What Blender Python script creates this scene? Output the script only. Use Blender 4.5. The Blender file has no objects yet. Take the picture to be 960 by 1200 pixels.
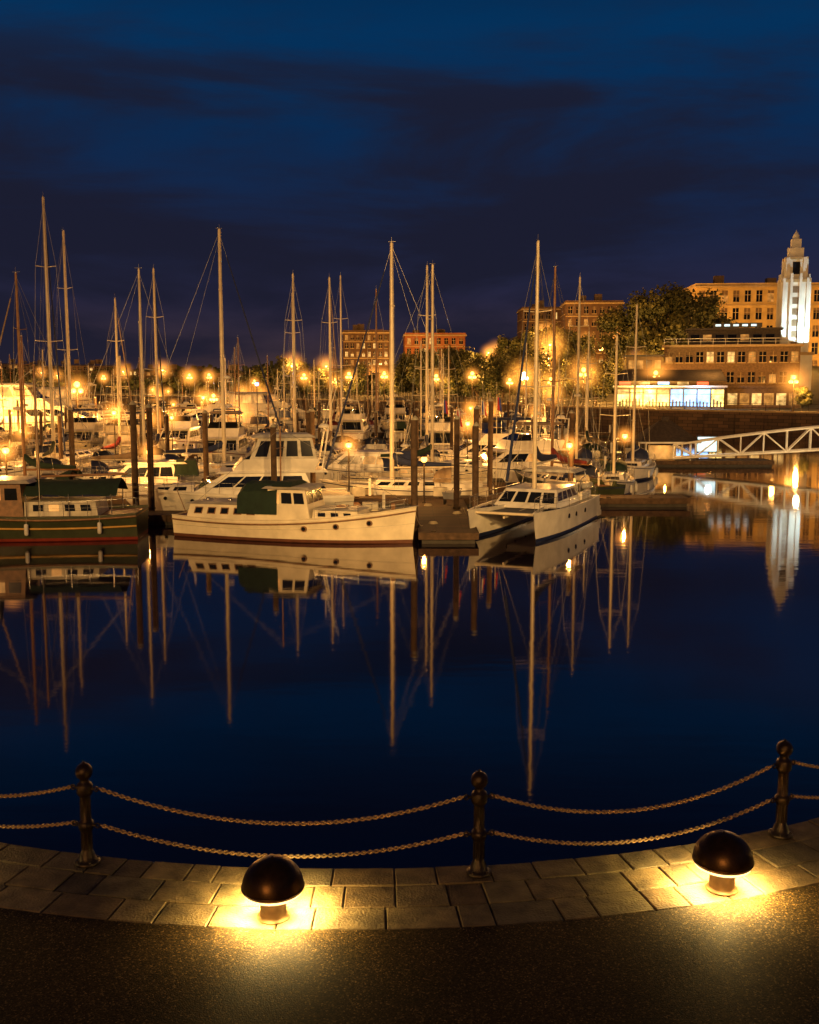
import bpy, math, random
from mathutils import Vector, Matrix, noise
random.seed(7)
R=random.Random(11)
scene=bpy.context.scene
rad=math.radians

# ---------------------------------------------------------------- materials
MATS={}
def mat(name,col,rough=0.6,metal=0.0,var=0.25,nscale=3.0,bump=0.0,emit=None,es=0.0,coat=0.0,evar=0.0):
    if name in MATS: return MATS[name]
    m=bpy.data.materials.new(name); m.use_nodes=True
    nt=m.node_tree; b=nt.nodes['Principled BSDF']
    b.inputs['Roughness'].default_value=rough
    b.inputs['Metallic'].default_value=metal
    b.inputs['Coat Weight'].default_value=coat
    tc=nt.nodes.new('ShaderNodeTexCoord')
    nz=nt.nodes.new('ShaderNodeTexNoise'); nz.inputs['Scale'].default_value=nscale; nz.inputs['Detail'].default_value=5
    nt.links.new(tc.outputs['Object'],nz.inputs['Vector'])
    rp=nt.nodes.new('ShaderNodeValToRGB')
    rp.color_ramp.elements[0].position=0.3; rp.color_ramp.elements[1].position=0.7
    lo=[c*(1-var) for c in col]; hi=[min(1,c*(1+var*0.6)) for c in col]
    rp.color_ramp.elements[0].color=(*lo,1); rp.color_ramp.elements[1].color=(*hi,1)
    nt.links.new(nz.outputs['Fac'],rp.inputs['Fac'])
    nt.links.new(rp.outputs['Color'],b.inputs['Base Color'])
    if bump>0:
        bp=nt.nodes.new('ShaderNodeBump'); bp.inputs['Strength'].default_value=bump; bp.inputs['Distance'].default_value=0.02
        nz2=nt.nodes.new('ShaderNodeTexNoise'); nz2.inputs['Scale'].default_value=nscale*8; nz2.inputs['Detail'].default_value=3
        nt.links.new(tc.outputs['Object'],nz2.inputs['Vector'])
        nt.links.new(nz2.outputs['Fac'],bp.inputs['Height']); nt.links.new(bp.outputs['Normal'],b.inputs['Normal'])
    if emit:
        b.inputs['Emission Strength'].default_value=es
        if evar>0:
            n3=nt.nodes.new('ShaderNodeTexNoise'); n3.inputs['Scale'].default_value=1.1; n3.inputs['Detail'].default_value=4
            nt.links.new(tc.outputs['Object'],n3.inputs['Vector'])
            r3=nt.nodes.new('ShaderNodeValToRGB'); r3.color_ramp.elements[0].position=0.35; r3.color_ramp.elements[1].position=0.65
            r3.color_ramp.elements[0].color=(*[c*(1-evar) for c in emit],1); r3.color_ramp.elements[1].color=(*emit,1)
            nt.links.new(n3.outputs['Fac'],r3.inputs['Fac']); nt.links.new(r3.outputs['Color'],b.inputs['Emission Color'])
        else:
            b.inputs['Emission Color'].default_value=(*emit,1)
        try: m.cycles.emission_sampling='NONE'
        except Exception: pass
    MATS[name]=m; return m

white=mat('gelcoat_white',(0.80,0.76,0.67),0.3,var=0.2,nscale=1.2)
offw=mat('painted_cream',(0.76,0.68,0.51),0.45,var=0.2,nscale=1.5)
dirtyw=mat('weathered_white',(0.55,0.50,0.40),0.5,var=0.35,nscale=2)
navy=mat('navy_paint',(0.02,0.03,0.09),0.3)
dgreen=mat('green_hull_paint',(0.035,0.045,0.022),0.35)
redp=mat('red_paint',(0.20,0.03,0.02),0.4)
yellowp=mat('yellow_paint',(0.5,0.28,0.05),0.5)
black=mat('black_paint',(0.015,0.015,0.015),0.4)
deckm=mat('deck_nonskid',(0.45,0.42,0.36),0.7,var=0.25,bump=0.2)
teak=mat('teak_wood',(0.22,0.11,0.05),0.5,var=0.4,nscale=6)
glassd=mat('dark_glass',(0.01,0.012,0.016),0.08,var=0.1)
glassl=mat('cabin_light_glass',(0.1,0.05,0.02),0.3,emit=(1.0,0.42,0.09),es=1.1,evar=0.85)
alu=mat('mast_aluminium',(0.72,0.62,0.44),0.4,metal=0.1,var=0.12)
wood_mast=mat('varnished_mast',(0.25,0.12,0.05),0.4,var=0.3)
wire=mat('rigging_wire',(0.25,0.24,0.22),0.4,metal=0.6)
steel=mat('stainless_rail',(0.55,0.53,0.5),0.25,metal=0.9,var=0.1)
cv_green=mat('canvas_green',(0.012,0.03,0.020),0.9,bump=0.3)
cv_blue=mat('canvas_blue',(0.02,0.03,0.09),0.9,bump=0.3)
cv_tan=mat('canvas_tan',(0.35,0.25,0.15),0.9,bump=0.3)
cv_red=mat('canvas_burgundy',(0.2,0.03,0.03),0.9,bump=0.3)
cv_white=mat('canvas_white',(0.6,0.57,0.5),0.9,bump=0.3)
rubber=mat('fender_vinyl',(0.6,0.58,0.55),0.5)
rope=mat('mooring_rope',(0.4,0.33,0.22),0.9)
iron=mat('black_iron',(0.05,0.035,0.022),0.32,metal=0.7,var=0.4,nscale=14,bump=0.25)
bronze=mat('dark_bronze_dome',(0.085,0.042,0.015),0.36,metal=0.8,var=0.4,nscale=9,bump=0.08)
chainm=mat('galvanised_chain',(0.50,0.34,0.17),0.5,metal=0.3,var=0.4,nscale=20)
pile=mat('creosote_piling',(0.085,0.050,0.028),0.9,var=0.5,nscale=4,bump=0.5)
metalw=mat('white_painted_steel',(0.78,0.74,0.62),0.5,var=0.15)
globe=mat('globe_glass_lit',(0.02,0.01,0.0),0.5,emit=(1.0,0.46,0.08),es=6)
globew=mat('globe_white_lit',(0.05,0.05,0.05),0.5,emit=(1.0,0.8,0.4),es=8)
blueL=mat('blue_lamp_lit',(0.01,0.02,0.09),0.3,emit=(0.15,0.3,1.0),es=8)
ringL=mat('bollard_diffuser',(0.6,0.5,0.3),0.4,emit=(1.0,0.75,0.33),es=2.2)
w1=mat('window_lit_amber',(0.1,0.06,0.02),0.3,emit=(1.0,0.42,0.08),es=0.7,evar=0.8)
w2=mat('window_lit_yellow',(0.1,0.07,0.03),0.3,emit=(1.0,0.58,0.17),es=1.5,evar=0.8)
shopL=mat('shop_window_lit',(0.2,0.2,0.1),0.3,emit=(1.0,0.66,0.16),es=4.0,evar=0.75)
signB=mat('blue_sign_lit',(0.1,0.2,0.5),0.3,emit=(0.3,0.6,1.0),es=2.8,evar=0.5)
signW=mat('display_board_lit',(0.3,0.3,0.3),0.3,emit=(0.65,0.95,1.0),es=1.6,evar=0.5)
signR=mat('red_sign_lit',(0.5,0.1,0.05),0.3,emit=(1.0,0.12,0.04),es=2.0)
stoneY=mat('sandstone',(0.48,0.33,0.12),0.8,var=0.3,nscale=0.5,bump=0.3)
stoneB=mat('brown_stone',(0.11,0.062,0.033),0.85,var=0.25,nscale=0.7,bump=0.3)
brickO=mat('orange_brick',(0.30,0.105,0.035),0.85,var=0.3,nscale=0.8,bump=0.3)
plaster=mat('grey_plaster',(0.17,0.11,0.06),0.85,var=0.3)
towerm=mat('tower_white_stone',(0.62,0.62,0.58),0.7,var=0.18,nscale=0.6,bump=0.2)
roofm=mat('roof_felt',(0.07,0.06,0.055),0.9,var=0.3)
trimm=mat('stone_trim',(0.40,0.29,0.14),0.7,var=0.2)
# glow painted round each lamp: self-emitting radial fall-off volume, same from every side
def halo_mat(name,col,k):
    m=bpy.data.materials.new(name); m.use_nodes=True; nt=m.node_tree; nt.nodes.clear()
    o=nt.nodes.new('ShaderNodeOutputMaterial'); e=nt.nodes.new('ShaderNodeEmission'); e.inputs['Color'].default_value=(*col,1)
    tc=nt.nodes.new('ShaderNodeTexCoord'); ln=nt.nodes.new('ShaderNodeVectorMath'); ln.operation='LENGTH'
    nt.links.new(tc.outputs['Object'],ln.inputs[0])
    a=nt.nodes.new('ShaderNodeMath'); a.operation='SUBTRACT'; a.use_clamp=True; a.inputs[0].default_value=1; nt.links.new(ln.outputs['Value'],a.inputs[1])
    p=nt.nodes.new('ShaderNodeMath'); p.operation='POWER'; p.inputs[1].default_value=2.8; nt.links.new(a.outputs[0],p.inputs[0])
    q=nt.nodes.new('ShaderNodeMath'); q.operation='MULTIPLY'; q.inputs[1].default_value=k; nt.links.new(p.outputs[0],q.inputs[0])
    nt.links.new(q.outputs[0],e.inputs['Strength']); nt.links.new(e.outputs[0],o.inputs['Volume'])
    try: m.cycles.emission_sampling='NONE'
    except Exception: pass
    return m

# ---------------------------------------------------------------- mesh builder
class MB:
    def __init__(s): s.v=[];s.f=[];s.m=[];s.s=[];s.mats=[];s.M=Matrix.Identity(4)
    def mi(s,m):
        if m not in s.mats: s.mats.append(m)
        return s.mats.index(m)
    def add(s,vs,fs,m,sm=False):
        o=len(s.v); k=s.mi(m)
        for p in vs: s.v.append(tuple(s.M@Vector(p)))
        for f in fs: s.f.append([o+i for i in f]); s.m.append(k); s.s.append(sm)
    def box(s,x0,x1,y0,y1,z0,z1,m):
        v=[(x0,y0,z0),(x1,y0,z0),(x1,y1,z0),(x0,y1,z0),(x0,y0,z1),(x1,y0,z1),(x1,y1,z1),(x0,y1,z1)]
        s.add(v,[(0,3,2,1),(4,5,6,7),(0,1,5,4),(1,2,6,5),(2,3,7,6),(3,0,4,7)],m)
    def tbox(s,b,t,m):
        v=[(b[0],-b[2],b[3]),(b[1],-b[2],b[3]),(b[1],b[2],b[3]),(b[0],b[2],b[3]),
           (t[0],-t[2],t[3]),(t[1],-t[2],t[3]),(t[1],t[2],t[3]),(t[0],t[2],t[3])]
        s.add(v,[(0,3,2,1),(4,5,6,7),(0,1,5,4),(1,2,6,5),(2,3,7,6),(3,0,4,7)],m)
    def tface(s,b,t,side,a0,a1,h0,h1,m,off=0.015):
        B0=Vector((b[0],b[2],b[3]));B1=Vector((b[1],b[2],b[3]));T0=Vector((t[0],t[2],t[3]));T1=Vector((t[1],t[2],t[3]))
        def fl(p): return Vector((p.x,-p.y,p.z))
        if side=='L': q=(B0,B1,T0,T1);n=Vector((0,1,0))
        elif side=='R': q=(fl(B0),fl(B1),fl(T0),fl(T1));n=Vector((0,-1,0))
        elif side=='F': q=(B1,fl(B1),T1,fl(T1));n=Vector((1,0,0.2))
        else: q=(B0,fl(B0),T0,fl(T0));n=Vector((-1,0,0))
        def P(a,h): return tuple(q[0].lerp(q[1],a).lerp(q[2].lerp(q[3],a),h)+n*off)
        s.add([P(a0,h0),P(a1,h0),P(a1,h1),P(a0,h1)],[(0,1,2,3)],m)
    def tube(s,p,q,r0,m,r1=None,n=6,cap=True):
        p=Vector(p);q=Vector(q); r1=r0 if r1 is None else r1
        d=(q-p)
        if d.length<1e-6: return
        d.normalize(); a=d.orthogonal().normalized(); b=d.cross(a)
        v=[]
        for c,r in ((p,r0),(q,r1)):
            for i in range(n):
                t=2*math.pi*i/n; v.append(tuple(c+a*math.cos(t)*r+b*math.sin(t)*r))
        s.add(v,[(i,(i+1)%n,n+(i+1)%n,n+i) for i in range(n)],m,n>4)
        if cap: s.add(v,[tuple(range(n))[::-1],tuple(range(n,2*n))],m)
    def path(s,pts,r,m,n=6):
        for a,b in zip(pts[:-1],pts[1:]): s.tube(a,b,r,m,n=n)
    def lathe(s,prof,c,m,n=16,axis=None):
        v=[];f=[]
        for r,z in prof:
            for i in range(n):
                t=2*math.pi*i/n; v.append((c[0]+r*math.cos(t),c[1]+r*math.sin(t),c[2]+z))
        for k in range(len(prof)-1):
            for i in range(n): f.append((k*n+i,k*n+(i+1)%n,(k+1)*n+(i+1)%n,(k+1)*n+i))
        s.add(v,f,m,True)
    def sph(s,c,r,m,n=12,k=8,sz=1):
        s.lathe([(max(1e-4,r*math.sin(math.pi*i/k)),-r*sz*math.cos(math.pi*i/k)) for i in range(k+1)],c,m,n)
    def mesh(s,name):
        me=bpy.data.meshes.new(name); me.from_pydata(s.v,[],s.f)
        for m in s.mats: me.materials.append(m)
        me.polygons.foreach_set('material_index',s.m); me.polygons.foreach_set('use_smooth',s.s); me.update()
        return me
    def obj(s,name,loc=(0,0,0),rz=0,parent=None):
        return place(s.mesh(name),name,loc,rz,parent)
def place(me,name,loc=(0,0,0),rz=0,parent=None,sc=1):
    o=bpy.data.objects.new(name,me); scene.collection.objects.link(o)
    o.location=loc; o.rotation_euler=(0,0,rz); o.scale=(sc,sc,sc)
    if parent: o.parent=parent
    return o
def light(name,loc,power,col,rads=0.1,parent=None,typ='POINT'):
    l=bpy.data.lights.new(name,typ); l.energy=power; l.color=col
    l.shadow_soft_size=rads
    o=bpy.data.objects.new(name,l); scene.collection.objects.link(o); o.location=loc
    if parent: o.parent=parent
    return o
WARM=(1.0,0.44,0.09)
def unit_sphere(m,name):
    mb=MB(); mb.sph((0,0,0),1,m,12,8); me=mb.mesh(name); return me
HALOS={}
def halo(parent,loc,r,col=(1.0,0.34,0.045),k=4.2,key='warm'):
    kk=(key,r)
    if kk not in HALOS: HALOS[kk]=unit_sphere(halo_mat('painted_lamp_halo_%s'%key,col,k/r),'painted_lamp_halo')
    o=place(HALOS[kk],'painted_lamp_halo',loc,0,parent,r); return o

# ---------------------------------------------------------------- camera
cam=bpy.data.cameras.new('camera'); co=bpy.data.objects.new('camera',cam); scene.collection.objects.link(co)
cam.sensor_fit='VERTICAL'; cam.sensor_height=36; cam.lens=36; cam.clip_end=8000; cam.clip_start=0.1
co.location=(0,0,7); co.rotation_euler=(rad(90-7.125),0,0); scene.camera=co
scene.view_settings.view_transform='Standard'; scene.view_settings.look='None'; scene.view_settings.exposure=0

# ---------------------------------------------------------------- world
w=bpy.data.worlds.new('World'); scene.world=w; w.use_nodes=True; nt=w.node_tree; nt.nodes.clear()
N=nt.nodes.new; Lk=nt.links.new
out=N('ShaderNodeOutputWorld'); bg=N('ShaderNodeBackground'); bg2=N('ShaderNodeBackground'); ad=N('ShaderNodeAddShader')
sky=N('ShaderNodeTexSky'); sky.sky_type='NISHITA'; sky.sun_disc=False; sky.sun_elevation=rad(-4); sky.sun_rotation=rad(200)
Lk(sky.outputs['Color'],bg2.inputs['Color']); bg2.inputs['Strength'].default_value=0.008
tc=N('ShaderNodeTexCoord'); sp=N('ShaderNodeSeparateXYZ'); Lk(tc.outputs['Generated'],sp.inputs['Vector'])
rp=N('ShaderNodeValToRGB'); Lk(sp.outputs['Z'],rp.inputs['Fac'])
cr=rp.color_ramp
stops=[(0.0,(0.080,0.040,0.028)),(0.03,(0.042,0.027,0.038)),(0.08,(0.020,0.019,0.047)),(0.15,(0.009,0.018,0.056)),(0.23,(0.003,0.023,0.080)),(0.31,(0.001,0.031,0.105)),(0.34,(0.001,0.026,0.088)),(0.40,(0.003,0.012,0.046)),(0.5,(0.004,0.008,0.034)),(1.0,(0.003,0.006,0.022))]
cr.elements[0].position=stops[0][0]; cr.elements[0].color=(*stops[0][1],1)
cr.elements[1].position=1.0; cr.elements[1].color=(*stops[-1][1],1)
for p,c in stops[1:-1]:
    e=cr.elements.new(p); e.color=(*c,1)
mp=N('ShaderNodeMapping'); mp.inputs['Scale'].default_value=(1.2,1.2,5.6); mp.inputs['Rotation'].default_value=(0.0,rad(-5),0); mp.inputs['Location'].default_value=(0.35,0,0.22)
Lk(tc.outputs['Generated'],mp.inputs['Vector'])
nz=N('ShaderNodeTexNoise'); nz.inputs['Scale'].default_value=1.7; nz.inputs['Detail'].default_value=9; nz.inputs['Roughness'].default_value=0.55; nz.inputs['Distortion'].default_value=0.4
Lk(mp.outputs['Vector'],nz.inputs['Vector'])
cm=N('ShaderNodeMapRange'); cm.interpolation_type='SMOOTHSTEP'; cm.inputs['From Min'].default_value=0.42; cm.inputs['From Max'].default_value=0.58; Lk(nz.outputs['Fac'],cm.inputs['Value'])
bd=N('ShaderNodeMapRange'); bd.interpolation_type='SMOOTHSTEP'; bd.inputs['From Min'].default_value=0.34; bd.inputs['From Max'].default_value=0.25; bd.inputs['To Min'].default_value=0.25; bd.inputs['To Max'].default_value=0.9; Lk(sp.outputs['Z'],bd.inputs['Value'])
mu=N('ShaderNodeMath'); mu.operation='MULTIPLY'; Lk(cm.outputs['Result'],mu.inputs[0]); Lk(bd.outputs['Result'],mu.inputs[1])
mx=N('ShaderNodeMix'); mx.data_type='RGBA'; Lk(mu.outputs[0],mx.inputs['Factor']); Lk(rp.outputs['Color'],mx.inputs['A']); mx.inputs['B'].default_value=(0.011,0.0115,0.026,1)
Lk(mx.outputs['Result'],bg.inputs['Color']); bg.inputs['Strength'].default_value=1.0
Lk(bg.outputs[0],ad.inputs[0]); Lk(bg2.outputs[0],ad.inputs[1]); Lk(ad.outputs[0],out.inputs['Surface'])

# warm town glow falling on the harbour from the lamp-lined causeway behind
sun=bpy.data.lights.new('sun','SUN'); sun.energy=0.85; sun.angle=rad(3); sun.color=(1.0,0.50,0.14)
so=bpy.data.objects.new('sun',sun); scene.collection.objects.link(so)
so.rotation_euler=Vector((0.30,1.0,-0.25)).to_track_quat('-Z','Y').to_euler()
def fill_mast(x,y,z0,h,target,power,spot):  # unseen mast and spot, added to brighten the nearer boats
    mb=MB(); mb.lathe([(.25,0),(.2,.4),(.12,.6),(.07,h)],(0,0,0),iron,10); mb.box(-.5,.5,-.12,.12,h,h+.12,iron)
    for s in(-.32,.32): mb.box(s-.15,s+.15,-.05,.25,h+.14,h+.4,iron)
    o=mb.obj('added_fill_mast',(x,y,z0))
    l=light('boat_fill_spot',(0,.6,h+.3),power,(1,.56,.17),.3,o,'SPOT'); l.data.spot_size=rad(spot); l.data.spot_blend=.6
    l.rotation_euler=(Vector(target)-Vector((x,y+.6,z0+h+.3))).to_track_quat('-Z','Y').to_euler()
fill_mast(-14,-8,2.2,14,(-9,57,0),56000,42)
fill_mast(15,-8,2.2,14,(9,57,0),74000,38)

# ---------------------------------------------------------------- water
wm=bpy.data.materials.new('harbour_water'); wm.use_nodes=True; nt=wm.node_tree; b=nt.nodes['Principled BSDF']
b.inputs['Base Color'].default_value=(0.006,0.004,0.016,1); b.inputs['Roughness'].default_value=0.04; b.inputs['IOR'].default_value=1.95
b.inputs['Specular Tint'].default_value=(1.0,0.66,0.58,1)
tc=nt.nodes.new('ShaderNodeTexCoord'); mp=nt.nodes.new('ShaderNodeMapping'); mp.inputs['Scale'].default_value=(0.45,1.6,1)
n1=nt.nodes.new('ShaderNodeTexNoise'); n1.inputs['Scale'].default_value=1.0; n1.inputs['Detail'].default_value=5
n2=nt.nodes.new('ShaderNodeTexNoise'); n2.inputs['Scale'].default_value=0.06; n2.inputs['Detail'].default_value=2
bp=nt.nodes.new('ShaderNodeBump'); bp.inputs['Distance'].default_value=0.02
ms_=nt.nodes.new('ShaderNodeMapRange'); ms_.inputs['From Min'].default_value=.35; ms_.inputs['From Max'].default_value=.65; ms_.inputs['To Min'].default_value=.07; ms_.inputs['To Max'].default_value=.24
nt.links.new(tc.outputs['Object'],mp.inputs['Vector']); nt.links.new(mp.outputs['Vector'],n1.inputs['Vector']); nt.links.new(tc.outputs['Object'],n2.inputs['Vector'])
nt.links.new(n2.outputs['Fac'],ms_.inputs['Value']); nt.links.new(ms_.outputs['Result'],bp.inputs['Strength'])
nt.links.new(n1.outputs['Fac'],bp.inputs['Height']); nt.links.new(bp.outputs['Normal'],b.inputs['Normal'])
mb=MB(); mb.add([(-4000,-4000,0),(4000,-4000,0),(4000,4000,0),(-4000,4000,0)],[(0,1,2,3)],wm); mb.obj('water')

# ---------------------------------------------------------------- promenade
CX,CY,R0=-0.64,21.4,11.7; ZP=2.2
def edge(phi,off):
    """phi in degrees along the scalloped quay; beyond +-55 it runs on straight"""
    p=max(-55,min(55,phi)); a=rad(p); r=R0+off
    x=CX+r*math.sin(a); y=CY-r*math.cos(a)
    e=(abs(phi)-55)
    if e>0:
        s=1 if phi>0 else -1
        x+=s*math.cos(a)*e; y+=abs(math.sin(a))*e
    return x,y
def strip(mb,phis,offs,z,m,zf=None):
    for a,b_ in zip(phis[:-1],phis[1:]):
        for o,p in zip(offs[:-1],offs[1:]):
            q=[edge(a,o),edge(b_,o),edge(b_,p),edge(a,p)]
            mb.add([(x,y,z) for x,y in q],[(3,2,1,0)],m)
asph=bpy.data.materials.new('exposed_aggregate_paving'); asph.use_nodes=True; nt=asph.node_tree; b=nt.nodes['Principled BSDF']
tc=nt.nodes.new('ShaderNodeTexCoord')
v1=nt.nodes.new('ShaderNodeTexVoronoi'); v1.inputs['Scale'].default_value=85
n1=nt.nodes.new('ShaderNodeTexNoise'); n1.inputs['Scale'].default_value=0.8; n1.inputs['Detail'].default_value=8; n1.inputs['Roughness'].default_value=.7
for n in (v1,n1): nt.links.new(tc.outputs['Object'],n.inputs['Vector'])
r1=nt.nodes.new('ShaderNodeValToRGB'); cr=r1.color_ramp; cr.elements[0].color=(0.014,0.008,0.003,1); cr.elements[1].color=(0.34,0.21,0.08,1)
cr.elements[0].position=0.0; cr.elements[1].position=1.0
for p,c in ((.5,(0.044,0.027,0.009)),(.86,(0.095,0.059,0.021)),(.95,(.20,.125,.047))):
    e=cr.elements.new(p); e.color=(*c,1)
sc=nt.nodes.new('ShaderNodeSeparateColor'); nt.links.new(v1.outputs['Color'],sc.inputs['Color']); nt.links.new(sc.outputs['Red'],r1.inputs['Fac'])
r2=nt.nodes.new('ShaderNodeValToRGB'); r2.color_ramp.elements[0].color=(0.4,0.4,0.4,1); r2.color_ramp.elements[0].position=0.3; r2.color_ramp.elements[1].position=0.7
nt.links.new(n1.outputs['Fac'],r2.inputs['Fac'])
mm=nt.nodes.new('ShaderNodeMix'); mm.data_type='RGBA'; mm.blend_type='MULTIPLY'; mm.inputs['Factor'].default_value=1
nt.links.new(r1.outputs['Color'],mm.inputs['A']); nt.links.new(r2.outputs['Color'],mm.inputs['B']); nt.links.new(mm.outputs['Result'],b.inputs['Base Color'])
bp=nt.nodes.new('ShaderNodeBump'); bp.inputs['Strength'].default_value=0.6; bp.inputs['Distance'].default_value=0.006; bp.invert=True
nt.links.new(v1.outputs['Distance'],bp.inputs['Height']); nt.links.new(bp.outputs['Normal'],b.inputs['Normal']); b.inputs['Roughness'].default_value=0.75
b.inputs['Specular IOR Level'].default_value=.12
joint=mat('mortar_joint',(0.035,0.026,0.018),0.9)
quay=mat('quay_granite',(0.22,0.18,0.13),0.85,var=0.35,bump=0.5)
phis=[i*2.5 for i in range(-22,23)]
ext=[-100]+phis+[75,100,145,200]
mb=MB(); strip(mb,ext,[1.165,8,40],ZP,asph); mb.obj('promenade_ground')
mb=MB()
for a,b_ in zip(ext[:-1],ext[1:]):
    p=edge(a,0.02);q=edge(b_,0.02)
    mb.add([(p[0],p[1],-3),(q[0],q[1],-3),(q[0],q[1],ZP-0.03),(p[0],p[1],ZP-0.03)],[(0,1,2,3)],quay)
strip(mb,ext,[0.02,1.165],ZP-0.03,joint)
mb.obj('quay_wall')
pav=[mat('paver_stone_%d'%i,c,0.75,var=0.6,nscale=5,bump=0.8) for i,c in enumerate([(0.15,0.105,0.048),(0.095,0.068,0.034),(0.19,0.135,0.062),(0.13,0.083,0.036),(0.16,0.12,0.052),(0.11,0.085,0.045)])]
mb=MB()
def paver(mb,a0,a1,o0,o1,m):
    z=ZP+R.uniform(-0.004,0.006); c=0.01; da=c/12*57.3; zb=ZP-0.06
    rim=[edge(a0,o0),edge(a1,o0),edge(a1,o1),edge(a0,o1)]
    top=[edge(a0+da,o0+c),edge(a1-da,o0+c),edge(a1-da,o1-c),edge(a0+da,o1-c)]
    v=[(x,y,zb) for x,y in rim]+[(x,y,z-c) for x,y in rim]+[(x,y,z+R.uniform(-.0015,.0015)) for x,y in top]
    f=[(8,9,10),(8,10,11)]+[(i,(i+1)%4,4+(i+1)%4,4+i) for i in range(4)]+[(4+i,4+(i+1)%4,8+(i+1)%4,8+i) for i in range(4)]
    mb.add(v,f,m)
for (o0,o1) in ((0.0,0.355),(0.365,0.76),(0.77,1.155)):
    a=-54.5+R.uniform(0,1)
    while a<54:
        l=R.uniform(1.3,3.1); paver(mb,a+0.025,a+l-0.025,o0,o1,R.choice(pav)); a+=l
mb.obj('stone_paving_band')

# posts
def bollard_post():
    mb=MB()
    prof=[(0.0,0),(0.125,0),(0.125,0.025),(0.105,0.04),(0.085,0.055),(0.075,0.10),(0.06,0.13),(0.052,0.16),(0.05,0.34),(0.066,0.355),(0.07,0.375),(0.078,0.39),(0.078,0.43),(0.066,0.445),(0.052,0.46),
          (0.047,0.60),(0.045,0.70),(0.06,0.715),(0.075,0.735),(0.08,0.76),(0.08,0.82),(0.07,0.84),(0.05,0.855),(0.042,0.88),(0.052,0.895),(0.07,0.91),(0.082,0.94),(0.085,0.965),(0.078,1.0),(0.06,1.025),(0.03,1.045),(0.012,1.05),(0.012,1.065),(0.0,1.07)]
    mb.lathe(prof,(0,0,0),iron,24)
    for i in range(8):
        t=i*math.pi/4; mb.tube((.05*math.cos(t),.05*math.sin(t),.16),(.047*math.cos(t),.047*math.sin(t),.35),.010,iron,n=5)
        mb.tube((.047*math.cos(t),.047*math.sin(t),.46),(.044*math.cos(t),.044*math.sin(t),.71),.009,iron,n=5)
    for i in range(4):
        t=math.pi/4+i*math.pi/2; mb.lathe([(0.016,0),(0.016,0.02),(0.0,0.026)],(0.1*math.cos(t),0.1*math.sin(t),0.028),iron,6)
    for z in (0.41,0.79):
        for s in (-1,1):
            mb.tube((s*0.07,0,z),(s*0.105,0,z),0.016,iron,n=8)
            pts=[(s*(0.105+0.022+0.022*math.cos(k*math.pi/4)),0.0,z+0.026*math.sin(k*math.pi/4)) for k in range(9)]
            mb.path(pts,0.008,iron,6)
    return mb.mesh('chain_fence_post')
pm=bollard_post()
PA=[-50,-31.5,-12.7,6.4,22.9,41,59]
posts=[]
for a in PA:
    x,y=edge(a,0.17); place(pm,'chain_fence_post',(x,y,ZP),rad(a)); posts.append((x,y,a))
def link(mb,c,t,roll):
    t=t.normalized()
    up=Vector((0,0,1)); s=t.cross(up).normalized(); u=s.cross(t)
    a=s*math.cos(roll)+u*math.sin(roll); b_=t.cross(a)
    n,k=10,5; v=[];f=[]
    for i in range(n):
        th=2*math.pi*i/n
        cx=math.cos(th);sx=math.sin(th)
        ctr=c+t*(cx*0.024)+a*(sx*0.014)
        dr=(t*cx+a*sx).normalized()
        for j in range(k):
            ph=2*math.pi*j/k; v.append(tuple(ctr+dr*math.cos(ph)*0.009+b_*math.sin(ph)*0.009))
    for i in range(n):
        for j in range(k): f.append((i*k+j,((i+1)%n)*k+j,((i+1)%n)*k+(j+1)%k,i*k+(j+1)%k))
    mb.add(v,f,chainm,True)
for (x0,y0,a0),(x1,y1,a1) in zip(posts[:-1],posts[1:]):
    mb=MB()
    for z,sag in ((0.79,0.33),(0.41,0.27)):
        sag*=R.uniform(0.94,1.06)
        d=Vector((x1-x0,y1-y0,0)); L=d.length; d.normalize(); off=0.14
        P=lambda s:Vector((x0,y0,0))+d*(off+s*(L-2*off))+Vector((0,0,ZP+z-4*sag*s*(1-s)))
        n=600; pts=[P(i/n) for i in range(n+1)]; acc=0;k=0;nxt=0.015
        for p,q in zip(pts[:-1],pts[1:]):
            acc+=(q-p).length
            if acc>=nxt:
                link(mb,q,(q-p),(k%2)*math.pi/2+0.5+R.uniform(-.2,.2)); k+=1; nxt+=0.033
    mb.obj('fence_chain')
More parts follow.
